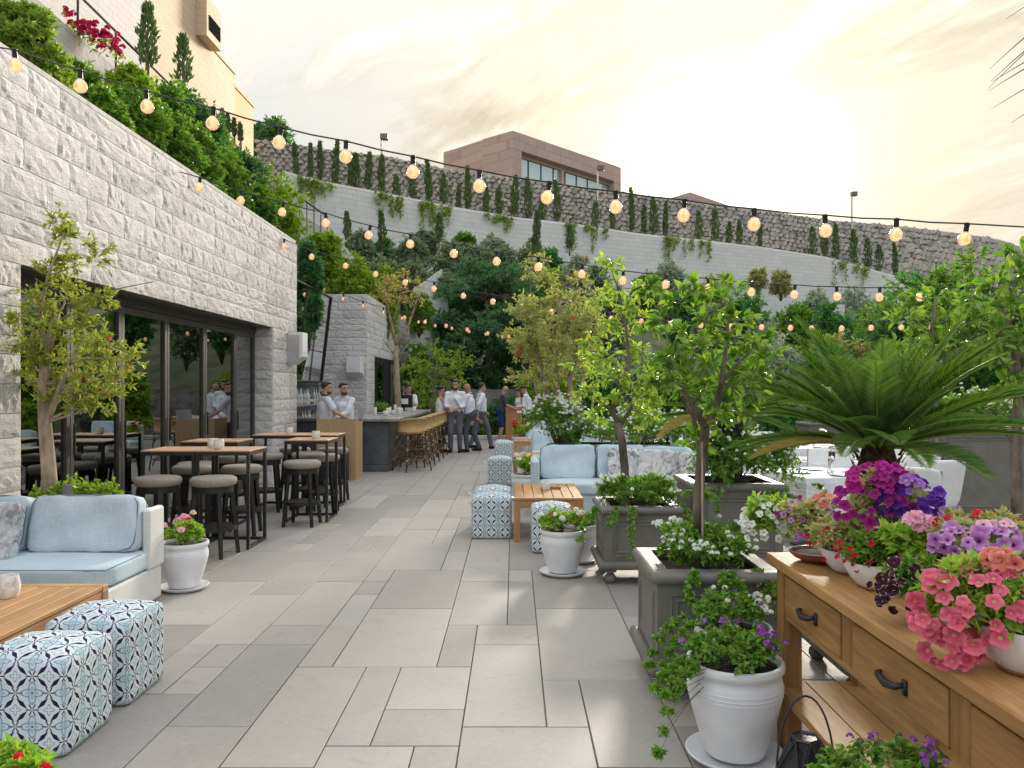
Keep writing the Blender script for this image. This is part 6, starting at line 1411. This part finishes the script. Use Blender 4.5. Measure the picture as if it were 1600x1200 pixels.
plant('lemon_tree', 'slender lemon tree with yellowing leaves in the second grey planter', 'tree', D(977, 775, Y), pc([(955,412),(960,448),(985,482),(950,502),(975,522),(1002,500),(922,532),(945,560),(1006,560),(930,600),(985,600),(1016,590),(905,570),(950,622),(1002,640),(1010,618),(962,590),(915,615),(940,472),(1008,455),(985,545),(935,645),(1015,650)], Y, .125, .15, 3), LM['lemon2'], .064, .029, 9, 7, 7, kind='oval', droop=.3, hang=.25,
  trunks=[(pth([(977,780),(976,730),(972,690),(965,660)], Y), .038, .032), (pth([(965,660),(956,640),(972,610),(983,565),(978,510),(965,450),(957,405)], Y), .026, .006), (pth([(968,665),(985,640),(1000,600),(1005,540)], Y), .02, .006), (pth([(957,642),(940,630),(925,600)], Y), .014, .006)], bark='bark', stem_r=.005, twig_r=.002)
Y = 4.37
plant('lemon_tree', 'lemon tree with large glossy leaves in the nearest grey planter', 'tree', D(1091, 850, Y), pc([(1060,472),(1090,455),(1040,500),(1100,502),(1070,530),(1130,530),(1150,502),(1160,560),(1182,530),(1180,582),(1110,570),(1050,560),(1030,562),(1140,602),(1100,612),(1172,612),(1070,600),(1045,602),(1120,642),(1156,640),(1132,662),(1085,690),(1140,452),(1010,455),(1130,482),(1196,556),(1020,520),(1088,545),(1115,535),(1160,590),(1094,765),(1020,600)], Y, .085, .12, 4), LM['lemon'], .062, .031, 7, 6, 9, kind='oval', droop=.28,
  trunks=[(pth([(1092,850),(1091,790),(1094,740),(1100,690),(1102,668)], Y), .030, .026), (pth([(1102,668),(1082,632),(1060,600),(1045,555),(1040,505)], Y), .02, .006), (pth([(1101,670),(1122,632),(1128,590),(1135,540),(1140,470)], Y), .022, .006), (pth([(1095,700),(1083,650),(1062,620)], Y+.1), .016, .008), (pth([(1126,600),(1150,570),(1178,545)], Y), .012, .005)], bark='bark', stem_r=.004, twig_r=.002)
mb = MB(); mb.tube([tuple(D(1098,860,Y-.06)), tuple(D(1097,690,Y-.06))], .006, 5); tag(mb.build('plant_stake', M['palebark']), 'thin wooden stake tied to the trunk of the nearest lemon tree', 'stake')
Y = 6.4
plant('lemon_tree', 'citrus tree with glossy leaves at the right edge of the picture', 'tree', G(1592, 915), pc([(1570,412),(1592,432),(1550,452),(1532,492),(1580,482),(1602,462),(1560,522),(1590,542),(1602,582),(1572,570),(1548,545),(1592,622),(1622,500),(1622,560),(1625,430),(1540,470),(1570,600),(1645,470),(1650,530),(1518,505),(1600,400),(1640,410),(1598,500)], Y, .15, .2, 5), LM['lemon'], .092, .045, 7, 6, 11, kind='oval', droop=.25,
  trunks=[(pth([(1592,930),(1589,800),(1587,700),(1592,600),(1582,530),(1560,470)], Y), .055, .02), (pth([(1590,700),(1560,660),(1540,640)], Y), .02, .008), (pth([(1592,600),(1610,520),(1620,450)], Y), .025, .008)], bark='bark', stem_r=.006, twig_r=.0025)
Y = 8.2
plant('lemon_tree', 'young citrus tree rising behind the big cycad palm', 'tree', G(1470, 830), pc([(1440,472),(1468,458),(1480,500),(1428,492),(1458,520),(1412,505),(1475,480),(1450,545),(1490,540),(1420,540),(1400,560),(1440,580),(1465,600)], Y, .17, .2, 6), LM['lemon'], .10, .048, 7, 6, 12, kind='oval', droop=.25, trunks=[(pth([(1470,832),(1468,700),(1462,600),(1455,520),(1462,465)], Y), .05, .01)], bark='bark', stem_r=.006, twig_r=.0025)
Y = 19.4
plant('bare_tree', 'slim nearly bare tree with rusty leaf tufts rising from the bar', 'tree', D(622, 662, Y), pc([(600,452),(612,440),(628,436),(645,446),(655,462),(608,470),(640,470),(625,458),(590,465)], Y, .3, .2, 7), LM['dryleaf'], .10, .05, 9, 5, 13,
  trunks=[(pth([(624,664),(620,600),(619,555),(621,540)], Y), .085, .06), (pth([(621,545),(612,508),(604,470),(600,445)], Y), .045, .012), (pth([(621,545),(636,515),(648,480),(656,450)], Y), .045, .012), (pth([(620,560),(606,540),(598,530)], Y), .02, .008), (pth([(621,560),(640,535),(655,530),(662,520)], Y), .022, .008), (pth([(612,508),(622,480),(628,440)], Y), .02, .008)], bark='palebark', stem_r=.012, twig_r=.006)
Y = 22.8
plant('young_tree', 'light green young trees beside the dark door of the bar building', 'tree', G(668, 692), pc([(660,585),(680,570),(700,560),(715,575),(668,610),(690,600),(712,600),(650,610),(675,550),(698,585),(658,630),(685,628),(645,575),(722,560)], Y, .38, .3, 8), LM['bright'], .11, .04, 14, 9, 14, trunks=[(pth([(668,695),(672,640),(678,600),(684,560)], Y), .05, .02), (pth([(655,640),(645,600),(640,580)], Y), .03, .015), (pth([(690,690),(695,640),(703,580)], Y), .04, .015)], bark='bark', twig_r=.005)
rg = np.random.default_rng(12); Y = 29; cl = []
for k in range(86):
    d = rsphere(rg, 1)[0]; c = np.array(D(762, 525, Y)); cl.append((c+d*np.array([2.2, 1.8, 2.75])*rg.uniform(.6,1.0)+np.array([0,0,.1]), (.75*rg.uniform(.8,1.2), .75, .30)))
plant('big_dark_tree', 'large dense dark green tree at the end of the terrace', 'tree', (D(760,640,Y).x, Y, 0), cl, LM['dark'], .21, .07, 26, 13, 15, trunks=[([Vector((-1,Y,0)), Vector((-1,Y,1.6)), Vector((-.9,Y,3.2)), Vector((-1.0,Y,4.8))], .16, .06)], twig_r=.008, stem_r=.03, updir=.05)
# ------------------------------------------------------------------ hedges and shrubs
def sh(kind, px, py, Y, rpx, rpy, label, name='shrub', lm='green', Lf=.10, n=None, seed=None, per=9, twigs=12, cat='shrub', **kw):
    c = D(px, py, Y); k = Y/F; rx, rz = rpx*k, rpy*k; ry = min(rx, rz*1.3)*.9; g_ = hill_z(c.x, c.y)-.35; top_ = c.z+rz; r0 = rz; rz = max(rz, min((top_-g_)/2, rz*2.0)); c = Vector((c.x, c.y, top_-rz)); seed = seed or int(px*7+py*3); n = int((n or (16+rx*rz*6))*(rz/r0)**.7)
    return shrub(name, label, cat, c, (rx, ry, rz), LM[lm], seed, n=n, r=max(.16, min(rx, r0)*.46), L=Lf, W=Lf*.45, twigs=twigs, per=per, group=kind, ground=c.z-rz, **kw)
S = 'shrubs on the slope above the restaurant'
LS = [(40,28,11,46,40,'vine','creeper with woody tangles at the top left corner'),(72,92,11,36,34,'vine','yellowing creeper spilling over the stone wall, top left'),(120,118,13,34,32,'green','shrub under the bougainvillea at the upper left'),(155,142,13.5,36,32,'green','broad-leaved shrub behind the second large bulb'),(200,130,15,36,32,'bright','bright-leaved shrub top below the stair railing'),(215,165,14.5,40,38,'green','dense shrub behind the third large bulb'),(250,150,16.5,40,36,'green','shrub right of the first cypress on the slope'),(262,205,15.5,38,42,'green','shrub over the wall edge below the third bulb'),(300,165,18.5,42,40,'dark','dark shrub at the foot of the second cypress'),(300,225,17,42,48,'green','shrub beside the fourth large bulb'),(335,205,20,34,48,'green','tall shrub below the tan building edge'),(345,270,19,40,48,'green','shrub above the wall in the middle of the slope'),(378,250,21,34,46,'dark','dark green shrub below the ochre building'),(385,300,21,38,40,'green','shrub over the wall near its far end'),(428,295,23,42,52,'bright','bright green rounded shrub by the garden railing'),(165,165,12.5,30,26,'green','low shrub along the wall top, left'),(230,225,14.5,26,24,'dark','low dark shrub along the wall top, middle'),(320,290,17.5,26,24,'green','low shrub along the wall top, right')]
for px, py, Y, a, b_, lm_, lab in LS: sh(S, px, py+6, Y, a*1.25, b_*1.2, lab, lm=lm_, Lf=.085 if Y < 15 else .115, n=34, twigs=15, per=11)
B2 = 'bushes around the bar building'
for px, py, Y, a, b_, lm_, lab in [(482,410,18.5,20,48,'dark','dense ivy bush behind the end of the restaurant wall'),(508,380,24,34,26,'bright','yellow-green rounded bush above the bar recess'),(548,428,23.5,50,38,'bright','big rounded bush on top of the bar building'),(600,440,25,26,34,'bright','golden bush beside the big rounded bush'),(650,560,26,22,45,'green','climber covering the far end of the bar building'),(655,470,27,22,20,'green','small bush behind the bare tree top')]: sh(B2, px, py, Y, a, b_, lab, lm=lm_, Lf=.12, n=34, twigs=15)
O2 = 'olive and silver shrubs on the far slope'
OL = [(560,380,34,24,24),(600,425,33,30,30),(640,385,36,30,26),(650,430,33,34,30),(700,400,36,34,28),(700,440,33,34,26),(745,395,37,34,26),(790,400,38,30,26),(830,395,39,26,26),(800,435,34,34,30),(575,460,30,26,24)]
for i, (px, py, Y, a, b_) in enumerate(OL): sh(O2, px, py, Y, a, b_, '%s grey-green olive shrub from the left on the far slope' % ordinal(1+sorted(OL).index(OL[i])), 'olive_shrub', 'olive', .17, n=30, twigs=16)
G2 = 'green shrubs on the far slope'
GL = [(600,385,37,20,18),(665,372,39,22,16),(725,372,40,24,16),(770,378,40,24,14),(860,400,41,22,18),(870,440,32,34,34),(930,430,36,32,30),(905,470,30,36,34),(960,475,30,34,36),(1005,440,38,26,26),(1045,420,44,24,22),(1060,465,32,34,34),(1110,455,36,36,30),(1115,500,26,40,40),(1165,480,30,40,38),(1190,520,25,36,40),(1240,500,28,36,34),(1340,470,36,42,34),(1300,500,30,36,36),(1390,480,36,30,28),(1410,520,28,36,36),(1370,520,28,30,34),(1500,540,26,34,34),(1540,500,36,40,40),(1215,560,20,44,40),(1290,560,20,44,40),(1370,570,20,44,40),(1450,580,19,44,40),(1540,590,18,44,44),(1130,570,21,44,40),(1050,580,21,40,40),(985,570,22,40,44),(930,590,22,36,40),(1000,640,19,40,30),(1110,640,18,40,30),(1220,635,18,44,30),(1330,635,18,44,30),(1440,640,17,44,30),(1550,640,17,44,30)]
sg = sorted(GL)
for i, q in enumerate(GL): sh(G2, *q, '%s green garden shrub from the left across the far slope' % ordinal(sg.index(q)+1), 'garden_shrub', ('feather','olive','green','silver','feather','bright','olive')[i % 7], .15 if q[2] > 24 else .12, n=28, twigs=15)
for px, py, Y, a, b_, lm_, lab in [(900,420,28,26,40,'silver','tall silvery shrub with orange blooms behind the pomegranate tree'),(1275,470,32,28,26,'silver','silvery lavender-like shrub right of centre'),(1310,540,22,50,34,'pome2','sparse yellowish pomegranate bush behind the cycad'),(1480,520,24,34,44,'pome2','sparse reddish pomegranate bush at the right'),(1220,430,56,22,14,'straw','dry grassy tuft on the ledge below the grey wall'),(1185,425,56,16,14,'straw','small dry grassy tuft left of another on the ledge'),(790,640,25.2,40,30,'dark','dark clipped hedge behind the wooden stand'),(745,655,25.1,34,26,'green','low hedge behind the walking man'),(830,600,25.5,26,34,'bright','leafy bush right of the wooden stand'),(870,600,20,30,36,'bright','yellow-green bush left of the multi-stemmed tree')]:
    sh('accent bushes', px, py, Y, a, b_, lab, 'bush', lm_, .13, n=30, twigs=13, extra=flowering(PT['orange'], 14, .16, 8) if 'orange' in lab or 'pomegranate' in lab else None)
# cypresses
def cypress(px, top, bot, Y, label, group, wpx=7, seed=0):
    base = D(px, bot, Y); h = (bot-top)*Y/F; r = wpx*Y/F; t_ = thing('cypress', label, 'cypress', base, 0, group); rng = np.random.default_rng(seed+int(px))
    n = int(230+h*60); u = rng.uniform(.03, 1, n)**.9; a = rng.uniform(0, 6.283, n); bend = rng.uniform(-.06,.06); prof = np.sin(np.pi*np.clip(u*.86+.14, 0, 1))**.6*(1-.25*u); lump = 1+.3*np.sin(u*17+a*2+px)
    rr = r*prof*lump*rng.uniform(.45,1.05,n); P = np.stack([np.cos(a)*rr+bend*h*u*u, np.sin(a)*rr, u*h*.97], 1); Dv = np.stack([np.cos(a)*.35, np.sin(a)*.35, np.full(n, 1.0)], 1)+rng.normal(size=(n,3))*.18
    leaf_obj('crown', P, Dv, rsphere(rng, n), np.full(n, .09+h*.06), np.full(n, .04+h*.022), LM['cypress'], t_)
    mb = MB(); mb.tube([(0,0,-.25),(bend*h*.3,0,h*.5),(bend*h,0,h*.95)], [.05,.03,.01], 5); mb.build('trunk', M['bark'], t_)
def gy(px): 
    for a, b_ in zip(GW, GW[1:]):
        if a[0] <= px <= b_[0]: return a[1]+(b_[1]-a[1])*(px-a[0])/(b_[0]-a[0])
    return GW[-1][1]
rd = random.Random(3); CP = [465,484,505,526,545,560,575,600,622,645,668,690,712,734,758,781,803,822,846,866,928,956,984,1003,1024,1044,1090,1113,1141,1160,1186,1266,1285,1306,1334,1356,1376,1399]
for i, px in enumerate(CP):
    b_ = gy(px)-1; px += rd.uniform(-5,5); cypress(px, b_-rd.uniform(32,70), b_, gw_depth(px)+1.3, '%s slim cypress from the left along the rubble wall' % ordinal(i+1), 'slim cypresses along the rubble wall', rd.uniform(3.4,7.2), i)
for px, t0, b_, Y, lab in [(543,332,378,36,'first narrow cypress standing before the grey wall'),(597,330,392,36,'second narrow cypress before the grey wall'),(686,334,380,38,'third narrow cypress before the grey wall'),(838,330,408,36,'tallest narrow cypress before the grey wall'),(890,352,392,40,'short narrow cypress before the middle of the grey wall')]: cypress(px, t0, b_, Y, lab, 'narrow cypresses before the grey wall', 5.5)
cypress(230, 8, 110, 17, 'tall dark cypress on the slope left of the tan building', 'cypresses on the slope', 13); cypress(287, 56, 135, 19.5, 'second dark cypress on the slope before the tan building', 'cypresses on the slope', 12)
for i, px in enumerate((347,356,366,376)): cypress(px, 172+i*7, 205+i*6, 30, '%s tiny cypress in the row under the ochre building' % ordinal(i+1), 'tiny cypresses under the ochre building', 3.5)
sh('hilltop trees', 425, 208, 60, 44, 26, 'broad dark tree above the left end of the rubble wall', 'hilltop_tree', 'dark', .4, n=36, twigs=16, cat='tree')
# vines over the grey wall
def vine(x0, x1, drop, label, seed):
    rng = np.random.default_rng(seed); c = D((x0+x1)/2, gy((x0+x1)/2), gw_depth((x0+x1)/2)); t_ = thing('hanging_vine', label, 'vine', c, 0, 'vines hanging over the grey wall'); P = []; mb = MB()
    for s in range(int((x1-x0)/3.6)+2):
        px = rng.uniform(x0, x1); y0 = gy(px)-3; L_ = drop*(.15+1.1*rng.uniform(0,1)**2.4); Y_ = gw_depth(px)-.18; m = int(7+L_*.75); st_ = []
        for j in range(m): q = D(px+math.sin(j*.6+s)*2.0+rng.uniform(-2.5,2.5), y0+L_*j/m+rng.uniform(-1.5,1.5), Y_+rng.uniform(-.15,.1)); P.append(np.array(q-c)); st_.append(q-c) if j % 4 == 0 else None
        if len(st_) > 1: mb.tube(st_, .02, 3)
    n = len(P); leaf_obj('foliage', P, rsphere(rng, n)+np.array([0,-.2,-.6]), rsphere(rng, n)+np.array([0,-1,.3]), rng.uniform(.12,.24,n), rng.uniform(.08,.15,n), LM['vine'], t_); mb.build('stem', M['bark'], t_)
for i, (a, b_, d) in enumerate([(466,522,36),(585,628,32),(652,708,46),(758,804,40),(886,952,36),(1038,1112,46),(1298,1355,42)]): vine(a, b_, d, '%s patch of vine from the left hanging over the grey wall' % ordinal(i+1), i+40)
# bougainvillea
rng = np.random.default_rng(2)
bg_ = thing('bougainvillea', 'crimson bougainvillea along the foot of the stair railing', 'shrub', D(140, 55, 15.5)); B = np.array(bg_.location)
pts = [np.array(D(x+rng.uniform(-6,6), y+rng.uniform(-9,9), 15.3+rng.uniform(-.3,.3)))-B for x, y in ((106,22),(112,28),(122,36),(128,44),(142,48),(146,56),(162,58),(160,66),(178,62),(180,70),(186,78),(125,40),(144,44),(165,52)) for _ in range(5)]
dots(bg_, pts, PT['boug'], .13, 'bracts', rng, 12); leaf_obj('foliage', np.array(pts)-np.array([0,0,.15]), rsphere(rng, len(pts)), rsphere(rng, len(pts)), np.full(len(pts), .14), np.full(len(pts), .07), LM['vine'], bg_)
# dry palm fronds entering at the upper right
tp_ = thing('dry_palm', 'tall palm whose thin dry leaf tips enter at the upper right edge', 'palm', (5.0, 5.2, 0)); mb = MB(); mb.tube([(0,0,0),(.05,0,2),(0,0,4.4)], [.17,.14,.13], 12); mb.build('trunk', M['palmtrunk'], tp_, True)
rd = random.Random(6)
for k, (px, py, qx, qy) in enumerate([(1700,-20,1546,108),(1690,10,1548,127),(1700,60,1545,142),(1720,40,1550,128),(1760,60,1549,170),(1700,130,1580,192),(1730,-60,1572,30),(1740,-40,1544,138),(1800,-90,1640,60)]):
    a = D(px, py, 5.0)-tp_.location; b_ = D(qx, qy, 4.95)-tp_.location; mb = MB(); mb.tube(curve((0,0,4.4), a, (0,0,.4), 6), .012, 5); mb.tube(curve(a, b_, (.03,0,.06), 8), [.006]*4+[.005,.004,.003,.002,.001], 4); mb.build('dry_leaf', M['bronze'], tp_)
for k in range(14):
    a = rd.uniform(-1.2, 1.9); e = Vector((math.cos(a)*1.5, math.sin(a)*1.5, 3.7+rd.uniform(-.3,.8))); mb = MB(); mb.tube(curve((0,0,4.4), e, (0,0,.5), 7), [.02-.002*i for i in range(8)], 5); mb.build('frond_stalk', M['bronze'], tp_)

rd = random.Random(77)
for k in range(9):
    x, y = 10.6+rd.uniform(-.5,1.5), 4.5+k*2.3; h = rd.uniform(1.5,2.4)
    shrub('garden_tree', '%s dense garden tree from the near end along the right side of the terrace' % ordinal(k+1), 'tree', (x, y, h+.6), (1.3, 1.3, h), LM['dark' if k % 2 else 'green'], 900+k, n=26, r=.6, L=.16, W=.08, twigs=16, per=9, group='trees along the right side', ground=-.2)

for k in range(16):
    y = 21+k*1.4; x = y*.69+1.5+rd.uniform(0,6); h = rd.uniform(2.0,3.4); z = hill_z(x, y)
    shrub('slope_tree', '%s leafy tree from the near end on the slope beyond the right edge' % ordinal(k+1), 'tree', (x, y, z+h), (2.0, 2.0, h), LM[('dark','green','olive')[k % 3]], 960+k, n=26, r=.9, L=.24, W=.11, twigs=16, per=9, group='trees on the slope to the right', ground=z-.3)
